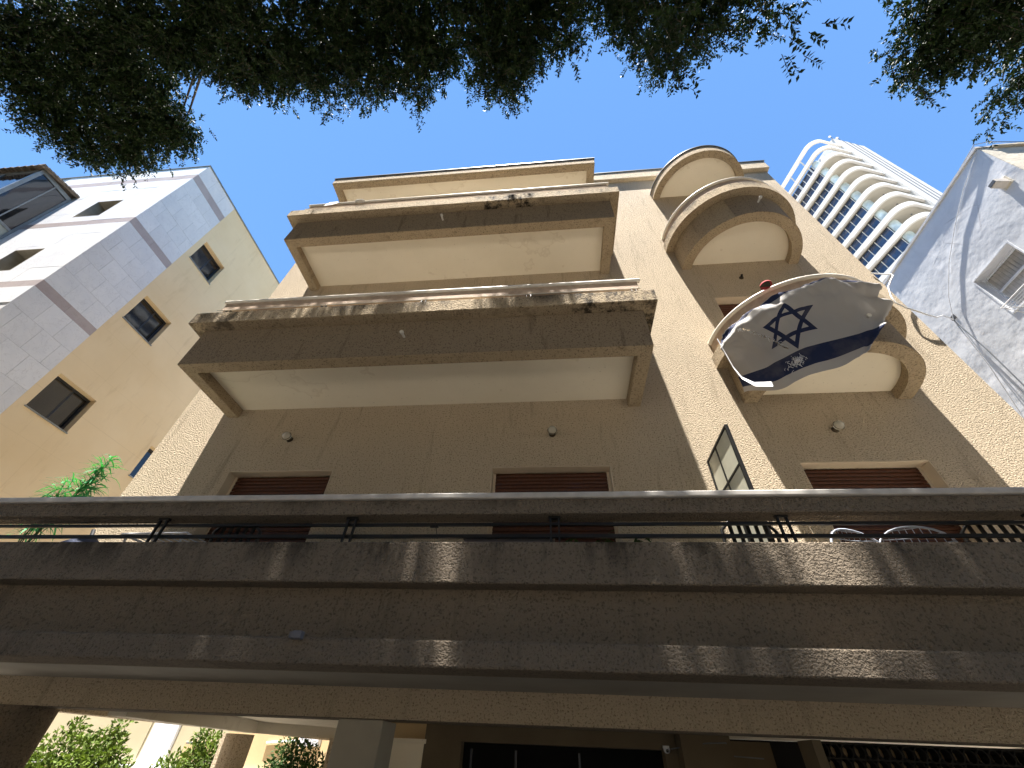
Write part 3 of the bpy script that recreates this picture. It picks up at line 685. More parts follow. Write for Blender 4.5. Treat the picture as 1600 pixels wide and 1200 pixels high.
# ================================================================= TOWER
TS = Vector((51.6, 32.7, 0)); e1 = Vector((.974, .225, 0)); e2 = Vector((.225, -.974, 0))
tw = thing('residential_tower', 'tall white residential tower with rounded wraparound terraces behind the stucco roof', 'tower', (TS.x, TS.y, GZ))
TA = math.atan2(e1.y, e1.x); tw.rotation_euler = (0, 0, TA)      # local x = e1, local y = -e2
def T2(path): return [(a, -b) for a, b in path]
FH = 3.53; Z0 = 75.5 - GZ - 21 * FH
outer = [(0, -18), (0, -2.6), (0, .8)] + [(2.2 - 2.2 * math.cos(math.radians(t)), .8 + 2.2 * math.sin(math.radians(t))) for t in range(10, 91, 8)] + [(2.4, 3.0), (6.3, 2.75)]
def inset(path, d):
    out = []
    for i, p in enumerate(path):
        a = Vector(path[max(i - 1, 0)]); b = Vector(path[min(i + 1, len(path) - 1)]); t = (b - a).normalized()
        out.append((p[0] + t.y * d, p[1] - t.x * d))
    return out
inner = inset(outer, .34)
inner0 = inset(outer, .55)
bandm = MB().strip(T2(inner), T2(outer), 0, 1.02); bandm2 = MB().strip(T2(inset(outer, .46)), T2(inset(outer, .345)), .10, .17)
step = MB().box(-.14, -.002, 4.4, 18, .0, .62)
slabp = T2([(0.3, -18), (.3, .8)] + [p for p in inner[3:]] + [(6.3, -18)])
slabm = MB().prism(slabp, .18, .42)
panem = MB().box(.72, .76, -.56, .56, .45, 3.45)
mulm = MB().box(.66, .74, -.045, .045, .42, FH)
tubem = MB().lathe((1.15, .15, 0), [(.62, .42), (.62, FH + .17)], 20)
wallm = MB().box(1.75, 6.3, .0, .25, .42, FH + .17)
doorm = MB().box(2.2, 4.6, -.03, -.002, .45, 2.9)
rail = MB().tube([(x, y, 1.15) for x, y in T2(inset(outer, .14))], .03, 5)
first = {}
def tpart(key, nm, mb, mt, parent, z, loc=None, **kw):
    if key not in first:
        first[key] = obj(nm, mb, mt, parent, **kw); first[key].location = loc or (0, 0, z); return first[key]
    return inst(first[key], parent, loc or (0, 0, z))
NF = 26
for i in range(NF):
    z = Z0 + i * FH
    top = i >= NF - 2
    tpart('band', 'terrace_band', bandm, 'tower_white', tw, z, smooth=True)
    tpart('step', 'band_step', step, 'tower_white', tw, z)
    if i < NF - 1: tpart('inner', 'inner_band', bandm2, 'tower_soffit', tw, z, smooth=True)
    if i < 6: continue
    if not top: tpart('slab', 'terrace_slab', slabm, 'tower_soffit', tw, z)
    if not top:
        ws = tpart('ws', 'window_strip', MB().box(.70, .80, .7, 14, .42, .50).box(.70, .80, .7, 14, 3.42, FH + .17), 'darkalum', tw, z)
        for j in range(11):
            tpart('pane', 'pane', panem, 'glass_blue', ws, 0, (0, 1.35 + j * 1.25, 0))
            tpart('mul', 'mullion', mulm, 'tower_white', ws, 0, (0, .74 + j * 1.25, 0))
        tpart('mid', 'sill_rail', MB().box(.68, .76, .7, 15, 1.35, 1.41), 'tower_white', tw, z)
        tpart('tube', 'glass_corner', tubem, 'glass_tube', tw, z)
        tpart('wall', 'terrace_wall', wallm, 'tower_white', tw, z)
        dd = tpart('door', 'terrace_door', doorm, 'glass_blue', tw, z)
        tpart('spot', 'ceiling_spot', MB().box(2.6, 2.85, -1.6, -1.4, .165, .178), 'tower_groove', tw, z)
zt_ = Z0 + NF * FH
for a, b, h0, ht, mt, nm in ((6.302, 8.3, -2.9, .6, 'tower_panel', 'shaft_panel_wall'), (8.302, 8.62, -2.93, .3, 'tower_groove', 'shaft_groove'), (8.622, 9.5, -2.9, .2, 'tower_panel', 'shaft_panel_wall'), (9.502, 9.82, -2.93, -.1, 'tower_groove', 'shaft_groove'), (9.822, 10.7, -2.9, -.4, 'tower_panel', 'shaft_panel_wall'), (10.702, 11.0, -2.93, -.6, 'tower_groove', 'shaft_groove'), (11.002, 12.4, -2.9, -.9, 'tower_panel', 'shaft_panel_wall')):
    obj(nm, MB().box(a, b, h0, 16, 0, zt_ + ht), mt, tw)
obj('core', MB().box(2.0, 6.3, .3, 14, 0, zt_ - 2.2 * FH), 'tower_white', tw)
for k_ in range(3):   # rooftop stair drum and posts seen between the top open rings
    obj('rooftop_drum', MB().lathe((2.6 + k_ * 1.1, -.6, 0), [(.5, zt_ - 2 * FH - .2), (.5, zt_ - 2 * FH + 1.3 - k_ * .3), (.1, zt_ - 2 * FH + 1.5 - k_ * .3)], 16), 'tower_white', tw)
for y_ in (1.0, 4.0, 7.5): obj('ring_post', MB().box(.32, .52, y_, y_ + .2, zt_ - 3 * FH, zt_ - FH), 'tower_white', tw)
for dx in (6.9, 8.5):
    p0 = tw.matrix_basis
    l = thing('roof_floodlight', 'floodlight on a short arm at the tower roof, %s one' % ('left' if dx < 8 else 'right'), 'floodlight', tuple(TS + e1 * dx + Vector((0, 0, GZ + zt_ + .1)) + e2 * 2.75))
    obj('arm', MB().tube([(0, 0, 0), (-.1, -.1, 1.0), (-.5, -.35, 1.4)], .05, 6), 'metalcap', l)
    obj('head', MB().box(-.8, -.4, -.5, -.2, 1.3, 1.5), 'capstone', l)

# ================================================================= FLAG
# control net: rows from the bottom hem up to the rail, columns from the wall outwards
net = [[(2.61, 4.27, 3.71), (2.77, 3.90, 3.42), (3.05, 3.60, 3.36), (3.36, 3.44, 3.38), (3.57, 3.39, 3.46)],
       [(2.59, 4.21, 3.86), (2.74, 3.86, 3.67), (3.04, 3.55, 3.63), (3.39, 3.39, 3.63), (3.80, 3.34, 3.74)],
       [(2.55, 4.19, 4.22), (2.75, 3.78, 4.08), (3.07, 3.48, 4.14), (3.51, 3.32, 4.08), (4.12, 3.37, 4.17)],
       [(2.48, 4.10, 4.38), (2.67, 3.67, 4.42), (3.09, 3.33, 4.46), (3.61, 3.19, 4.46), (4.05, 3.24, 4.36)],
       [(2.52, 4.13, 4.60), (2.73, 3.74, 4.63), (3.12, 3.38, 4.64), (3.62, 3.22, 4.63), (4.08, 3.28, 4.56)]]
net = np.array(net); VV = [0.0, .2, .5, .8, 1.0]; UU = [0, .25, .5, .75, 1]
def cr(p, xs, x):
    i = max(0, min(len(xs) - 2, int(np.searchsorted(xs, x) - 1))); t = (x - xs[i]) / (xs[i + 1] - xs[i])
    P0 = p[max(i - 1, 0)]; P1 = p[i]; P2 = p[i + 1]; P3 = p[min(i + 2, len(xs) - 1)]
    return .5 * (2 * P1 + (P2 - P0) * t + (2 * P0 - 5 * P1 + 4 * P2 - P3) * t * t + (3 * P1 - P0 - 3 * P2 + P3) * t ** 3)
NU, NV = 130, 90
vs = []; uvs = []
from mathutils import noise as mn
for j in range(NV + 1):
    v = j / NV; row = np.array([cr(net[:, c], VV, v) for c in range(5)])
    for i in range(NU + 1):
        u = i / NU; p = Vector(cr(row, UU, u))
        rad = Vector((p.x - CX, p.y - CY, 0)).normalized()
        up = max(0, v - .38) / .62
        shelf = math.exp(-((u - .24) / .2) ** 2 - ((v - .74 + .25 * (u - .2)) / .09) ** 2) + .7 * math.exp(-((u - .62) / .12) ** 2 - ((v - .86) / .07) ** 2)
        f = .016 * mn.noise(Vector((u * 3, v * 2.2, 1))) + .050 * up * mn.noise(Vector((u * 9 + v * 2.5, v * 5, 4))) + .034 * up * abs(mn.noise(Vector((u * 22 + v * 6, v * 7, 9))))
        f += .032 * shelf
        f += (.004 + .034 * up) * math.sin(u * 34 + v * 11 + 4 * mn.noise(Vector((u * 4, v * 3, 8)))) * (.25 + .75 * abs(mn.noise(Vector((u * 3, v * 2, 13)))))
        f += .012 * max(0, 1 - abs(u - .17 - .2 * (1 - v)) * 16) + .008 * mn.noise(Vector((u * 6, v * 1.5, 20)))
        # gathered cloth bunched at the free end
        e = max(0, u - .84) / .16
        f += e * (.06 * math.sin(v * 21 + u * 9) + .02 * math.sin(u * 60) + .01); dz = e * .03 * math.sin(v * 9 + 1) - e * e * .10 * v ** 3
        # scalloped hem
        dz += (1 - v) ** 6 * .018 * math.sin(u * 17)
        p = p + rad * (f + .012); p.z += dz
        vs.append(tuple(p)); uvs.append((u, v))
fs = []
for j in range(NV):
    for i in range(NU):
        u, v = (i + .5) / NU, (j + .5) / NV
        # rips: a diagonal tear below the wrinkles, a hole in the stripe and frayed ends
        n_ = mn.noise(Vector((u * 30, v * 30, 3)))
        vv = v + .035 * mn.noise(Vector((u * 14, 2, 7)))
        if abs(vv - (.78 - (u - .18) * 1.9)) < .006 + .010 * n_ and .22 < u < .42: continue
        if ((u - .44) / .045) ** 2 + ((v - .175) / .03) ** 2 < .05 + .6 * n_: continue
        if u > .985 + .02 * n_: continue
        a = j * (NU + 1) + i; fs.append((a, a + 1, a + NU + 2, a + NU + 1))
me = bpy.data.meshes.new('flag'); me.from_pydata(vs, [], fs); me.polygons.foreach_set('use_smooth', [True] * len(fs))
uvl = me.uv_layers.new(name='UVMap'); lv = np.zeros(len(me.loops), dtype=np.int32); me.loops.foreach_get('vertex_index', lv)
uvl.data.foreach_set('uv', np.array(uvs)[lv].ravel())
flag = bpy.data.objects.new('flag', me); link(flag)
tag(flag, 'white flag with blue star and stripes, torn and draped over the curved balcony rail', 'flag')
k = N('flag_cloth'); k.rough(0.85, 0, .1)
uvn = k.n('ShaderNodeUVMap'); sep = k.n('ShaderNodeSeparateXYZ'); k.set(sep.inputs[0], uvn.outputs[0]); U, V_ = sep.outputs[0], sep.outputs[1]
px = k.math('MULTIPLY', k.math('SUBTRACT', U, .475), 1.32); py = k.math('SUBTRACT', V_, .50)
def tri(sign):
    ds = []
    for a in (90, 210, 330):
        cx_, sy_ = math.cos(math.radians(a)), math.sin(math.radians(a)) * sign
        ds.append(k.math('ADD', k.math('MULTIPLY', px, -cx_), k.math('MULTIPLY', py, -sy_)))
    mx_ = k.math('MAXIMUM', k.math('MAXIMUM', ds[0], ds[1]), ds[2])
    return k.math('LESS_THAN', k.math('ABSOLUTE', k.math('SUBTRACT', mx_, .098)), .0165)
star = k.math('MAXIMUM', tri(1), tri(-1))
stripe = k.math('MAXIMUM', k.math('LESS_THAN', k.math('ABSOLUTE', k.math('SUBTRACT', V_, .185)), .075), k.math('LESS_THAN', k.math('ABSOLUTE', k.math('SUBTRACT', V_, .93)), .055))
blue = k.math('MAXIMUM', star, stripe)
weave = k.noise(4, 5)
c = k.mix(blue, (0.40, 0.385, 0.37), (0.022, 0.030, 0.072))
c = k.mix(k.math('MULTIPLY', k.ramp(weave, (.5, 0), (.75, 1)), .18), c, (.35, .31, .25)); k.color(c)
tr = k.n('ShaderNodeBsdfTranslucent'); k.set(tr.inputs[0], c); mx = k.n('ShaderNodeMixShader'); mx.inputs[0].default_value = .03
k.t.links.new(k.b.outputs[0], mx.inputs[1]); k.t.links.new(tr.outputs[0], mx.inputs[2]); k.t.links.new(mx.outputs[0], k.t.nodes['Material Output'].inputs[0])
k.bump(k.noise(420, 1), .3, .001)
me.materials.append(k.m)
# hoist tape twisted at the wall side, and loose frayed threads
pts = [(2.50, 4.12, 4.58), (2.51, 4.11, 4.30), (2.52, 4.10, 3.98), (2.54, 4.06, 3.74), (2.60, 3.97, 3.54), (2.70, 3.82, 3.40)]
m_ = MB(); wd = [.03, .02, .03, .05, .08, .09]
for p, q in zip(pts, wd): m_.v += [(p[0] - .03, p[1] - .03, p[2] + q / 2), (p[0] - .045, p[1] - .04, p[2] - q / 2)]
for i in range(len(pts) - 1): m_.f.append((2 * i, 2 * i + 1, 2 * i + 3, 2 * i + 2))
ht = obj('hoist_tape', m_, simple('white_tape_cloth', (.72, .74, .78), .8), flag); 
so_ = ht.modifiers.new('solid', 'SOLIDIFY'); so_.thickness = .003
m_ = MB(); rnd = random.Random(5)
for i in range(190):
    u = .20 + .2 * rnd.random(); v = .80 - (u - .18) * 1.9
    if rnd.random() < .6: u = .44 + rnd.gauss(0, .028); v = .19 + rnd.gauss(0, .02)
    idx = int(max(0, min(NV, v * NV))) * (NU + 1) + int(u * NU); p = Vector(vs[idx]); rad = Vector((p.x - CX, p.y - CY, 0)).normalized()
    q = p + rad * rnd.uniform(.006, .02) + Vector((rnd.uniform(-.03, .03), rnd.uniform(-.02, .02), -rnd.uniform(.01, .05)))
    m_.tube([tuple(p + rad * .004), tuple((p + q) / 2 + rad * .01), tuple(q)], .0022, 3, cap=False)
obj('frayed_threads', m_, simple('white_thread', (.75, .76, .78), .9), flag, kind='stuff')
# cap hanging on the rail above the flag
t = thing('hat', 'red and white cap hanging on the curved rail above the flag', 'cap', (2.98, 3.38, 4.83))
obj('crown', MB().lathe((0, 0, 0), [(.075, 0), (.072, .018), (.05, .036), (.0, .042)], 16), 'red_cloth', t)
obj('brim', MB().prism([(.065 * math.cos(a) - .01, .02 - .085 * abs(math.sin(a))) for a in [math.pi * i / 10 for i in range(11)]], -.006, -.001), 'black', t)
# ================================================================= THINGS ON THE BALCONIES
def bundle(x, y_, z_, r_, L, m, lb_, cat='cloth'):
    mm = MB(); n = 14
    pr = [(Vector((x - L / 2 + L * i / n, y_ + .01 * math.sin(i * 1.7), z_ + .008 * math.sin(i * 2.3))), r_ * (.45 + .55 * math.sin(math.pi * (i + .6) / (n + 1.2)) ** .6) * (1 + .1 * math.sin(i * 2.9))) for i in range(n + 1)]
    mm.tube([p for p, _ in pr], [q for _, q in pr], 12)
    return tag(obj('cloth_roll', mm, m), lb_, cat)
grey_cl = simple('grey_sack_cloth', (.36, .38, .37), .9, var=.2); pale_cl = simple('pale_cloth', (.60, .57, .52), .9, var=.15)
bundle(-4.62, 3.42, 5.02, .075, .26, grey_cl, 'grey sack tied on the left end of the lower long handrail', 'sack')
bundle(-4.33, 3.44, 5.04, .065, .26, pale_cl, 'paler sack beside the grey one on the lower long handrail', 'sack')
tag(obj('rail_cloth', MB().add([(-4.35, 3.225, 8.34), (-4.17, 3.225, 8.35), (-4.15, 3.215, 8.24), (-4.25, 3.21, 8.17), (-4.42, 3.215, 8.15), (-4.40, 3.22, 8.25)], [(0, 1, 2, 3, 4, 5)]), simple('white_cloth', (.72, .72, .70), .9)), 'white cloth hanging at the left end of the top handrail', 'cloth')
bundle(-3.70, 3.24, 8.30, .045, .2, pale_cl, 'knotted pale cloth on the top handrail beside the hanging white cloth')

def blade(mb, p, d, L, w, droop, seg=4):
    p = Vector(p); d = Vector(d).normalized(); side = d.cross(Vector((0, 0, 1)))
    side = side.normalized() if side.length > .05 else Vector((1, 0, 0)); o = len(mb.v)
    for i in range(seg + 1):
        t = i / seg; q = p + d * L * t + Vector((0, 0, -droop * L * t * t)); ww_ = w * (math.sin(math.pi * min(1, t * .92 + .08)) ** .7) / 2
        mb.v += [tuple(q - side * ww_), tuple(q + side * ww_ + Vector((0, 0, .002)))]
    for i in range(seg): a = o + 2 * i; mb.f.append((a, a + 1, a + 3, a + 2))
def frond_plant(loc, h, n_stem, leaves, spread, label, mat='leaf_bright', Ll=.2, w=.013, seed=1, dirs=None):
    r_ = random.Random(seed); t = thing('potted_plant', label, 'plant', loc)
    obj('pot', MB().lathe((0, 0, 0), [(0, 0), (.11, 0), (.15, .26), (.165, .27), (.165, .30), (.14, .30), (.13, .26), (0, .25)], 20), 'terracotta', t)
    st = MB(); lf = MB()
    for s in range(n_stem):
        a = r_.uniform(0, 6.28); sp = r_.uniform(.1, 1) * spread; H = h * r_.uniform(.7, 1.0)
        dx, dy = (math.cos(a) * sp, math.sin(a) * sp * .6)
        if dirs: dx, dy, H = dirs[s % len(dirs)]; dx += r_.uniform(-.06, .06); dy += r_.uniform(-.06, .06)
        P = [Vector((dx * t_ ** 1.6, dy * t_ ** 1.6, .25 + (H - .25) * t_)) for t_ in [i / 10 for i in range(11)]]
        st.tube(P, [.007 - .0005 * i for i in range(11)], 5)
        for i in range(leaves):
            q = r_.uniform(.5, 1.0) ** .8; k0 = min(9, int(q * 10)); p = P[k0].lerp(P[k0 + 1], q * 10 - k0)
            an = r_.uniform(0, 6.28); blade(lf, p, (math.cos(an), math.sin(an), r_.uniform(.2, 1.1)), Ll * r_.uniform(.55, 1.1), w * r_.uniform(.7, 1.3), r_.uniform(.2, 1.0))
    obj('stem', st, 'leaf_mid', t); obj('foliage', lf, mat, t); return t
frond_plant((-5.78, 3.95, .62), 2.0, 9, 60, .4, 'tall bright green narrow-leaved plant at the left end of the first floor balcony', seed=4, Ll=.24, w=.016,
            dirs=[(.0, 0, 1.72), (.25, -.02, 1.95), (.38, 0, 2.02), (.12, .05, 1.78), (-.15, 0, 1.6), (.3, .02, 1.8), (.08, -.05, 1.5)])
frond_plant((-5.15, 3.95, .62), 0.85, 8, 30, .3, 'low leafy green plant in a pot right of the tall bright green one', 'leaf_mid', seed=8, Ll=.22, w=.03)
frond_plant((.30, 4.0, .62), 1.05, 10, 28, .3, 'dark leafy potted plant by the middle door behind the rails', 'leaf_mid', seed=11, Ll=.15, w=.03)
frond_plant((.78, 4.0, .62), 1.0, 10, 26, .3, 'bushy dark potted plant right of the one by the middle door', 'leaf_mid', seed=13, Ll=.13, w=.03)
tag(obj('planter_box', MB().add([(-.80, 3.50, 1.46), (.02, 3.50, 1.46), (-.04, 3.53, 1.327), (-.74, 3.53, 1.327), (-.80, 3.70, 1.46), (.02, 3.70, 1.46), (-.04, 3.67, 1.327), (-.74, 3.67, 1.327)], [(0, 1, 2, 3), (4, 7, 6, 5), (0, 4, 5, 1), (3, 2, 6, 7), (0, 3, 7, 4), (1, 5, 6, 2)]), simple('grey_brown_plastic_planter', (.16, .13, .12), .6), bevel=.005), 'long grey brown planter box on the parapet in front of the middle door', 'planter')
def wire_chair(x, y_, rz, label):
    t = thing('wire_chair', label, 'chair', (x, y_, .62), 'wire chairs on the first floor balcony'); t.rotation_euler = (0, 0, rz)
    H = .99
    def bp(a, h): return (a * .27 * (1 - .15 * ((h - .45) / .6) ** 2), .22 + .10 * (h - .45) - .06 * (1 - a * a), h)
    fr = MB(); loop = [bp(-1, .45)] + [bp(-math.cos(math.radians(q)) , .80 + (H - .80) * math.sin(math.radians(q))) for q in range(0, 181, 15)] + [bp(1, .45)]
    fr.tube(loop, .009, 6); fr.tube([(-.27, .22, .45), (-.25, -.22, .44), (.25, -.22, .44), (.27, .22, .45)], .009, 6)
    obj('frame', fr, 'wire_white', t)
    for i in range(-4, 5):
        a = i / 5; hh = .80 + (H - .80) * math.sqrt(max(0, 1 - a * a)); obj('back_wire', MB().tube([bp(a, .46), bp(a, (hh + .46) / 2), bp(a, hh)], .0032, 4), 'wire_white', t)
    m_ = MB()
    for i in range(7):
        h = .52 + i * .075; m = 1 if h < .8 else math.sqrt(max(0, 1 - ((h - .8) / (H - .8)) ** 2)); m_.tube([bp(a * m, h) for a in (-1, -.5, 0, .5, 1)], .004, 4)
    for i in range(6): m_.tube([(-.24, -.2 + i * .08, .445), (.24, -.2 + i * .08, .445)], .004, 4)
    obj('cross_wires', m_, 'wire_white', t)
    for sx in (-.24, .24):
        for sy in (-.2, .2): obj('leg', MB().tube([(sx, sy, .44), (sx * 1.08, sy * 1.1, 0)], .009, 6), 'white_plastic', t)
wire_chair(2.52, 3.95, math.pi + .25, 'white wire chair behind the rails right of the glass partition')
wire_chair(3.10, 3.90, math.pi - .35, 'turned white wire chair to the right of the other wire chair')
def black_chair(x, y_, rz, label):
    t = thing('garden_chair', label, 'chair', (x, y_, .62)); t.rotation_euler = (0, 0, rz)
    obj('back_frame', MB().tube([(-.24, .24, .42), (-.24, .30, .95), (-.16, .32, 1.03), (.16, .32, 1.03), (.24, .30, .95), (.24, .24, .42)], .016, 8), 'black', t)
    for i in range(5): obj('back_slat', MB().box(-.17 + i * .078, -.14 + i * .078, .29, .305, .46, 1.02), 'black', t)
    obj('seat', MB().box(-.24, .24, -.22, .24, .42, .445), 'black', t, bevel=.008)
    for sx in (-.22, .22):
        for sy in (-.2, .22): obj('leg', MB().tube([(sx, sy, .42), (sx * 1.05, sy * 1.1, 0)], .013, 6), 'black', t)
        obj('armrest', MB().tube([(sx * 1.1, .28, .70), (sx * 1.15, -.2, .66), (sx * 1.05, -.22, .42)], .013, 6), 'black', t)
black_chair(-3.10, 3.98, math.pi, 'black garden chair behind the rails in front of the left shuttered window')
black_chair(1.70, 3.98, math.pi + .1, 'black slatted garden chair right beside the glass partition')
black_chair(3.75, 4.0, math.pi - .1, 'black garden chair right of the white wire chairs')
t = thing('sun_umbrella', 'folded dark parasol with a pale blue canopy edge leaning at the left of the balcony', 'parasol', (-4.75, 3.85, .62))
obj('pole', MB().tube([(.25, 0, 0), (-.15, 0, 1.05)], .018, 8), 'metalcap', t)
obj('canopy', MB().lathe((-.12, 0, .72), [(.35, .02), (.33, .0), (.20, .14), (.04, .26), (.0, .27)], 8), simple('dark_blue_canvas', (.05, .06, .10), .8), t)
obj('canopy_hem', MB().lathe((-.12, 0, .72), [(.355, .022), (.36, -.035), (.352, -.035), (.347, .018)], 8), simple('pale_blue_canvas', (.42, .48, .66), .8), t)
t = thing('clothes_airer', 'white wire clothes airer just above the parapet by the left bracket', 'airer', (-3.95, 3.85, .62))
obj('rack', MB().tube([(-.35, -.2, .92), (.35, -.2, .93), (.35, .25, .96), (-.35, .25, .95), (-.35, -.2, .92)], .011, 6), 'white_plastic', t)
for i in range(7): obj('rack_wire', MB().tube([(-.28 + i * .09, -.2, .925), (-.28 + i * .09, .25, .955)], .005, 5), 'white_plastic', t)
for sx in (-.3, .3): obj('leg', MB().tube([(sx, -.2, .92), (sx, .22, 0)], .011, 6), 'white_plastic', t); obj('leg', MB().tube([(sx, .24, .95), (sx, -.2, 0)], .011, 6), 'white_plastic', t)
tag(obj('paper_box', MB().box(-1.98, -1.90, 3.7, 3.78, 1.326, 1.385), simple('cream_card', (.75, .62, .42), .8)), 'small cream box standing on the parapet left of the middle door', 'box')
tag(obj('cup', MB().lathe((-1.70, 3.55, 1.326), [(0, 0), (.018, 0), (.022, .04), (.019, .04), (.016, .005)], 12), 'white_plastic'), 'small white cup on the parapet beside the cream box', 'cup')
# hanging wire hook
tag(obj('wire_tie', MB().tube([(-1.03, 3.38, 1.53), (-1.02, 3.375, 1.50), (-1.0, 3.375, 1.44), (-.985, 3.38, 1.38)], .003, 5).tube([(-1.07, 3.40, 1.505), (-1.0, 3.40, 1.505)], .019, 6), 'black'), 'thin wire tied round the upper black rail left of the middle door', 'wire')

# ================================================================= COURTYARD SEEN UNDER THE BUILDING
bw = thing('courtyard_wall', 'cream rendered building wall in the sunlit courtyard seen under the pilotis', 'wall', (-13, 15.4, GZ))
def cobj(n, mb, m, **k): o = obj(n, mb, m, bw, **k); o.location = (13, -15.4, -GZ); return o
cobj('wall', MB().box(-24, 2, 15.4, 15.7, GZ, 3.2), 'cream')
cobj('raised_panel', MB().box(-18.5, -12.55, 15.36, 15.399, -.34, 3.2), 'cream', bevel=.02)
cobj('raised_panel', MB().box(-11.2, -10.2, 15.36, 15.399, -.30, .14), 'ochre', bevel=.02)
cobj('ledge', MB().box(-24, -8.5, 15.2, 15.399, -.50, -.43), 'white_plastic', bevel=.01)
for i in range(2): cobj('white_pilaster', MB().box(-12.42 + i * .42, -12.01 + i * .42, 15.30, 15.398, -.43, 3.2), 'white_plastic')
cobj('wall_base', MB().box(-24, -8.0, 15.25, 15.399, -1.0, -.502), 'ochre')
obj_ = cobj('pipe', MB().tube([(-11.1, 15.3, .10), (-10.3, 15.3, .10), (-10.3, 15.3, -.9)], .03, 6), 'metalcap')
cobj('ochre_wall', MB().box(-9.9, 2, 15.32, 15.398, -1.5, 3.2), 'ochre')
cobj('conduit', MB().tube([(-8.6, 15.28, .18), (-7.6, 15.28, .26)], .03, 6), 'white_plastic')
tag(obj('electric_box', MB().box(-7.55, -6.95, 15.1, 15.318, .14, .44), 'white_plastic', bevel=.02), 'white electric box on the ochre courtyard wall beside the far column', 'box')

def leaf_blob(rng, centers, radii, n_per, L, w, twig_pts=None):
    """leaves filling ellipsoids; returns verts/tris arrays"""
    out = []
    for c, r, n in zip(centers, radii, n_per):
        d = rng.normal(size=(n, 3)); d /= np.linalg.norm(d, axis=1)[:, None]; rad = rng.random(n) ** .5
        out.append((np.array(c) + d * rad[:, None] * np.array(r), d))
    P = np.concatenate([o[0] for o in out]); D = np.concatenate([o[1] for o in out]); n = len(P)
    a = D * .6 + rng.normal(size=(n, 3)) * .6; a /= np.linalg.norm(a, axis=1)[:, None]
    return leaves(rng, P, a, L, w)
def leaves(rng, P, a, L, w):
    n = len(P); b = np.cross(a, rng.normal(size=(n, 3))); b /= np.linalg.norm(b, axis=1)[:, None] + 1e-9; nn = np.cross(a, b)
    s = (.65 + .6 * rng.random(n))[:, None]; Lh = L * s; wh = w * s / 2
    V = np.stack([P, P + a * Lh * .45 + b * wh + nn * wh * .35, P + a * Lh, P + a * Lh * .45 - b * wh + nn * wh * .35], 1).reshape(-1, 3)
    i = np.arange(n)[:, None] * 4; F = np.concatenate([i + [0, 1, 2], i + [0, 2, 3]], 0); return V, F
def np_obj(name, V, F, m, parent=None, **props):
    me = bpy.data.meshes.new(name); nV, nF = len(V), len(F)
    me.vertices.add(nV); me.vertices.foreach_set('co', V.astype(np.float32).ravel()); me.loops.add(nF * 3); me.loops.foreach_set('vertex_index', F.astype(np.int32).ravel())
    me.polygons.add(nF); me.polygons.foreach_set('loop_start', np.arange(nF, dtype=np.int32) * 3)
    me.update(calc_edges=True); me.materials.append(M[m]); o = bpy.data.objects.new(name, me); link(o, parent)
    for k_, v in props.items(): o[k_] = v
    return o
def shrub(name, loc, cs, rs, ns, label, m='leaf_lime', L=.10, w=.045, seed=1):
    t = thing(name, label, 'shrub', loc); rng = np.random.default_rng(seed)
    V, F = leaf_blob(rng, cs, rs, ns, L, w); np_obj('foliage', V, F, m, t, kind='stuff')
    st = MB()
    for i in range(7): a = i * .9; st.tube([(0, 0, 0), (.2 * math.cos(a), .2 * math.sin(a), .7), (.5 * math.cos(a), .4 * math.sin(a), 1.5)], [.03, .02, .008], 5)
    obj('stem', st, 'bark', t); return t
shrub('shrub', (-9.3, 9.6, GZ), [(0, 0, 1.55), (-.5, 0, 1.35), (.6, .1, 1.75), (.9, 0, 1.5), (.2, 0, 1.1), (-.9, 0, 1.2), (.85, 0, 2.15), (-.1, 0, 2.05)], [(.7, .6, .55), (.6, .5, .45), (.45, .4, .4), (.5, .4, .4), (.9, .6, .5), (.4, .4, .35), (.18, .18, .28), (.2, .2, .22)], [1500, 1200, 900, 900, 1600, 500, 120, 130], 'bright lime green shrub in the sunlit courtyard beside the dark round column', seed=3)
shrub('shrub', (-7.4, 11.0, GZ), [(0, 0, 1.7), (-.6, 0, 1.4), (.2, 0, 1.2), (-.2, 0, 2.05)], [(.5, .4, .5), (.5, .4, .45), (.6, .5, .5), (.25, .2, .25)], [1200, 1200, 1200, 200], 'green shrub left of the far sunlit column under the building', 'leaf_lime', seed=5)
shrub('shrub', (-5.6, 11.2, GZ), [(0, 0, 1.8), (.6, 0, 1.5), (-.2, 0, 1.3), (.9, 0, 1.2)], [(.5, .4, .45), (.5, .4, .4), (.6, .5, .5), (.4, .4, .4)], [900, 900, 900, 500], 'darker thin shrub right of the far sunlit column under the building', 'leaf_mid', seed=6)
# dark broad agave leaves in front of it
ag = thing('agave', 'dark pointed-leaf agave in front of the thin shrub under the building', 'plant', (-4.55, 8.3, GZ))
lf = MB(); r_ = random.Random(2)
for i in range(16): a = i * 2.4; blade(lf, (0, 0, 1.25), (math.cos(a) * .6, math.sin(a) * .6, .9 + .3 * (i % 3)), .55, .16, .25, 5)
obj('leaf_rosette', lf, 'leaf', ag); obj('trunk', MB().tube([(0, 0, 0), (0, 0, 1.3)], [.09, .06], 8), 'bark', ag)

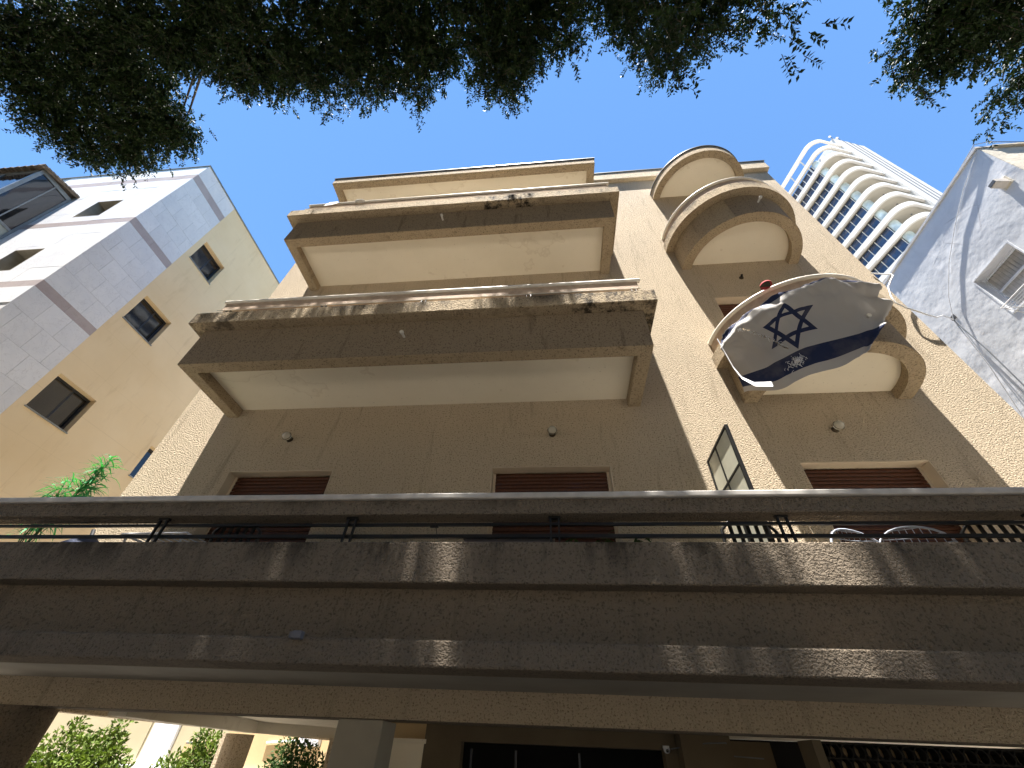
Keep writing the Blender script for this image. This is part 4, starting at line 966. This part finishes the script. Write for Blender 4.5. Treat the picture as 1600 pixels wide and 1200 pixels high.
# ================================================================= STREET TREES
def inside(poly, X, Y):
    poly = np.array(poly); r = np.zeros(len(X), bool); j = len(poly) - 1
    for i in range(len(poly)):
        xi, yi = poly[i]; xj, yj = poly[j]
        c_ = ((yi > Y) != (yj > Y)) & (X < (xj - xi) * (Y - yi) / (yj - yi + 1e-12) + xi); r ^= c_; j = i
    return r
def crown(rng, poly, n_try, zfun, rad, twigs, tl, nl, shrink, L, w, extra=()):
    """clumps of leafy twigs spread through the crown; poly is its plan outline"""
    xs = [p[0] for p in poly]; ys = [p[1] for p in poly]
    X = rng.uniform(min(xs), max(xs), n_try); Y = rng.uniform(min(ys), max(ys), n_try)
    ok = inside(poly, X, Y)
    for a in range(8): ok &= inside(poly, X + shrink * math.cos(a * .785), Y + shrink * math.sin(a * .785))
    X, Y = X[ok], Y[ok]; C = np.stack([X, Y, zfun(rng, X, Y)], 1)
    if len(extra): C = np.concatenate([C, np.array(extra)], 0)
    return C
def grow(rng, C, twigs, rad, tl, nl, L, w):
    n = len(C) * twigs; base = np.repeat(C, twigs, 0) + rng.normal(size=(n, 3)) * np.array([rad, rad, rad * .55])
    d = base - np.repeat(C, twigs, 0); d = d / (np.linalg.norm(d, axis=1)[:, None] + 1e-9) + rng.normal(size=(n, 3)) * .5 + np.array([0, .15, -.45]); d /= np.linalg.norm(d, axis=1)[:, None]
    ln = tl * (.6 + .7 * rng.random(n))
    t = np.tile(np.linspace(.08, 1, nl), n); B = np.repeat(base, nl, 0); Dd = np.repeat(d, nl, 0); LL = np.repeat(ln, nl)
    P = B + Dd * (t * LL)[:, None]; P[:, 2] -= (t ** 2) * LL * .25
    side = np.cross(Dd, np.tile([0, 0, 1.], (len(Dd), 1))); side /= np.linalg.norm(side, axis=1)[:, None] + 1e-9
    sgn = np.where(np.arange(len(P)) % 2 == 0, 1, -1)[:, None]
    a = Dd * .55 + side * sgn * .7 + rng.normal(size=P.shape) * .35 + np.array([0, 0, -.25]); a /= np.linalg.norm(a, axis=1)[:, None]
    V, F = leaves(rng, P, a, L, w)
    e = base + d * ln[:, None]; e[:, 2] -= ln * .25; s_ = .004
    sv = np.stack([base + [s_, 0, 0], base + [-s_, s_, 0], base + [0, -s_, 0], e], 1).reshape(-1, 3); i = np.arange(n)[:, None] * 4
    sf = np.concatenate([i + [0, 1, 3], i + [1, 2, 3], i + [2, 0, 3]], 0)
    return V, F, sv, sf
def tree(label, base, fork, C, clumps, seed, L=.075, w=.036, CBk=None):
    t = thing('ficus_tree', label, 'tree', base); rng = np.random.default_rng(seed); b = Vector(base)
    V, F, sv, sf = grow(rng, C, *clumps, L, w)
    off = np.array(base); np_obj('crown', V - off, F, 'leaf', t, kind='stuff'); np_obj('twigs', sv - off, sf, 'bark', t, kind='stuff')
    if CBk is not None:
        V, F, sv, sf = grow(rng, CBk, 9, .5, .5, 14, .21, .12); np_obj('rear_crown_screen', V - off, F, 'leaf', t, kind='stuff')
    fk = Vector(fork) - b
    obj('trunk', MB().tube([(0, 0, 0), tuple(fk * .35 + Vector((.1, 0, 0))), tuple(fk * .7), tuple(fk)], [.34, .27, .25, .22], 14), 'bark', t)
    idx = rng.choice(len(C), 26, replace=False)
    for q in idx[:26]:
        e = Vector(C[q]) - b; m1 = fk.lerp(e, .45) + Vector((0, 0, 2.6 if e.z > fk.z else 0))
        obj('branch', MB().tube([tuple(fk), tuple(fk.lerp(m1, .5) + Vector((0, 0, .25))), tuple(m1), tuple(m1.lerp(e, .6) + Vector((0, 0, .1))), tuple(e)], [.12, .085, .055, .03, .008], 7), 'bark', t)
    return t
polyA = [(-8.76, .62), (-8.99, 1.04), (-8.91, 1.43), (-8.6, 1.77), (-8.57, 2.16), (-7.72, 2.34), (-6.38, 2.04), (-6.04, 2.02), (-5.86, 1.48), (-6.0, 1.19), (-5.71, .95), (-5.13, 1.08), (-4.55, 1.44), (-4.19, 1.42), (-3.67, 1.51), (-3.6, 1.75), (-3.21, 1.78), (-2.54, 1.46), (-2.18, 1.76), (-1.65, 1.85), (-1.42, 1.29), (-1.08, 1.41), (-.75, 1.69), (-.68, 2.07), (-.46, 2.04), (-.1, 1.49), (.31, 1.6), (.11, 1.26), (.61, 1.34), (.89, 1.01), (1.3, 1.35), (1.62, 1.54), (2.12, 1.83), (2.2, 1.51), (2.46, 1.37), (2.78, 1.17), (2.77, .82), (3.01, 1.19), (3.14, 1.31), (3.58, 1.39), (3.77, 1.18), (3.55, .82), (3.14, .41), (3.0, -.2), (-10, -.2), (-10, .4)]
rng = np.random.default_rng(11)
KA = 1.40; polyA = [(x * KA, y * KA) for x, y in polyA]
zA = lambda rng, X, Y: 11.2 + .2 * np.sin(X * 1.1) + rng.normal(size=len(X)) * np.where(X < -6, .2, .4)
CA = crown(rng, polyA, 5200, zA, 0, 0, 0, 0, .30, 0, 0)
hol = rng.uniform([-12, .3], [4.4, 2.4], (13, 2)); CA = CA[(np.hypot(CA[:, None, 0] - hol[None, :, 0], CA[:, None, 1] - hol[None, :, 1]) > .26).all(1)]
near = [(2.53, .77, 6.3), (2.75, .72, 6.35), (2.84, .9, 6.2), (1.65, .92, 6.2), (1.58, 1.12, 6.25), (1.5, .8, 6.3), (1.85, .75, 6.3)]
CA = np.concatenate([CA, np.array(near)])
polyB = [(-12.5, -3.2), (4.6, -3.2), (4.3, .2), (-12.5, .2)]
CB = crown(rng, polyB, 800, lambda r, X, Y: 11.3 + r.random(len(X)) * 1.6, 0, 0, 0, 0, .1, 0, 0)
def back(n, x0, x1):  # unseen rear foliage, spread wide and low to block sky light
    X = rng.uniform(x0, x1, n); Y = rng.uniform(-9.5, -2.8, n); Z = rng.uniform(0, 1, n)
    lo = np.where(Y < -6, 2.2, 7.0); return np.stack([X, Y, lo + (15 - lo) * Z], 1)
tree('large dark ficus whose crown hangs over the top left of the view', (-3.2, -3.4, GZ), (-3.0, -3.2, 7.2), np.concatenate([CA, CB]), (9, .13, .24, 14), 21, CBk=back(1500, -32, 5))
KC = 1.2
polyC = [(4.91, .93), (5.2, 1.23), (5.3, 1.92), (5.62, 2.16), (5.97, 2.27), (6.32, 1.92), (6.93, 1.89), (7.33, 2.34), (7.32, 2.51), (7.75, 2.92), (7.87, 2.55), (8.0, 2.2), (8.0, -.3), (4.6, -.3)]
polyC = [(x * KC, y * KC) for x, y in polyC]
CC = crown(rng, polyC, 1000, lambda r, X, Y: 9.6 + r.normal(size=len(X)) * .2, 0, 0, 0, 0, .30, 0, 0)
CC = np.concatenate([CC, np.array([(9.1, 3.15, 9.75), (9.0, 2.95, 9.8), (8.9, 2.75, 9.8), (8.8, 2.5, 9.8), (6.75, 2.2, 9.7), (7.2, 2.4, 9.7)])])
polyD = [(5.9, -3.2), (13.5, -3.2), (13.5, .2), (5.9, .2)]
CD = crown(rng, polyD, 320, lambda r, X, Y: 9.4 + r.random(len(X)) * 1.5, 0, 0, 0, 0, .1, 0, 0)
tree('second ficus whose crown hangs over the top right corner of the view', (7.4, -3.5, GZ), (7.2, -3.2, 7.2), np.concatenate([CC, CD]), (9, .13, .24, 14), 22, CBk=back(1200, 5, 32))
print('clumps', len(CA), len(CB), len(CC), len(CD), 'objects', len(bpy.data.objects))
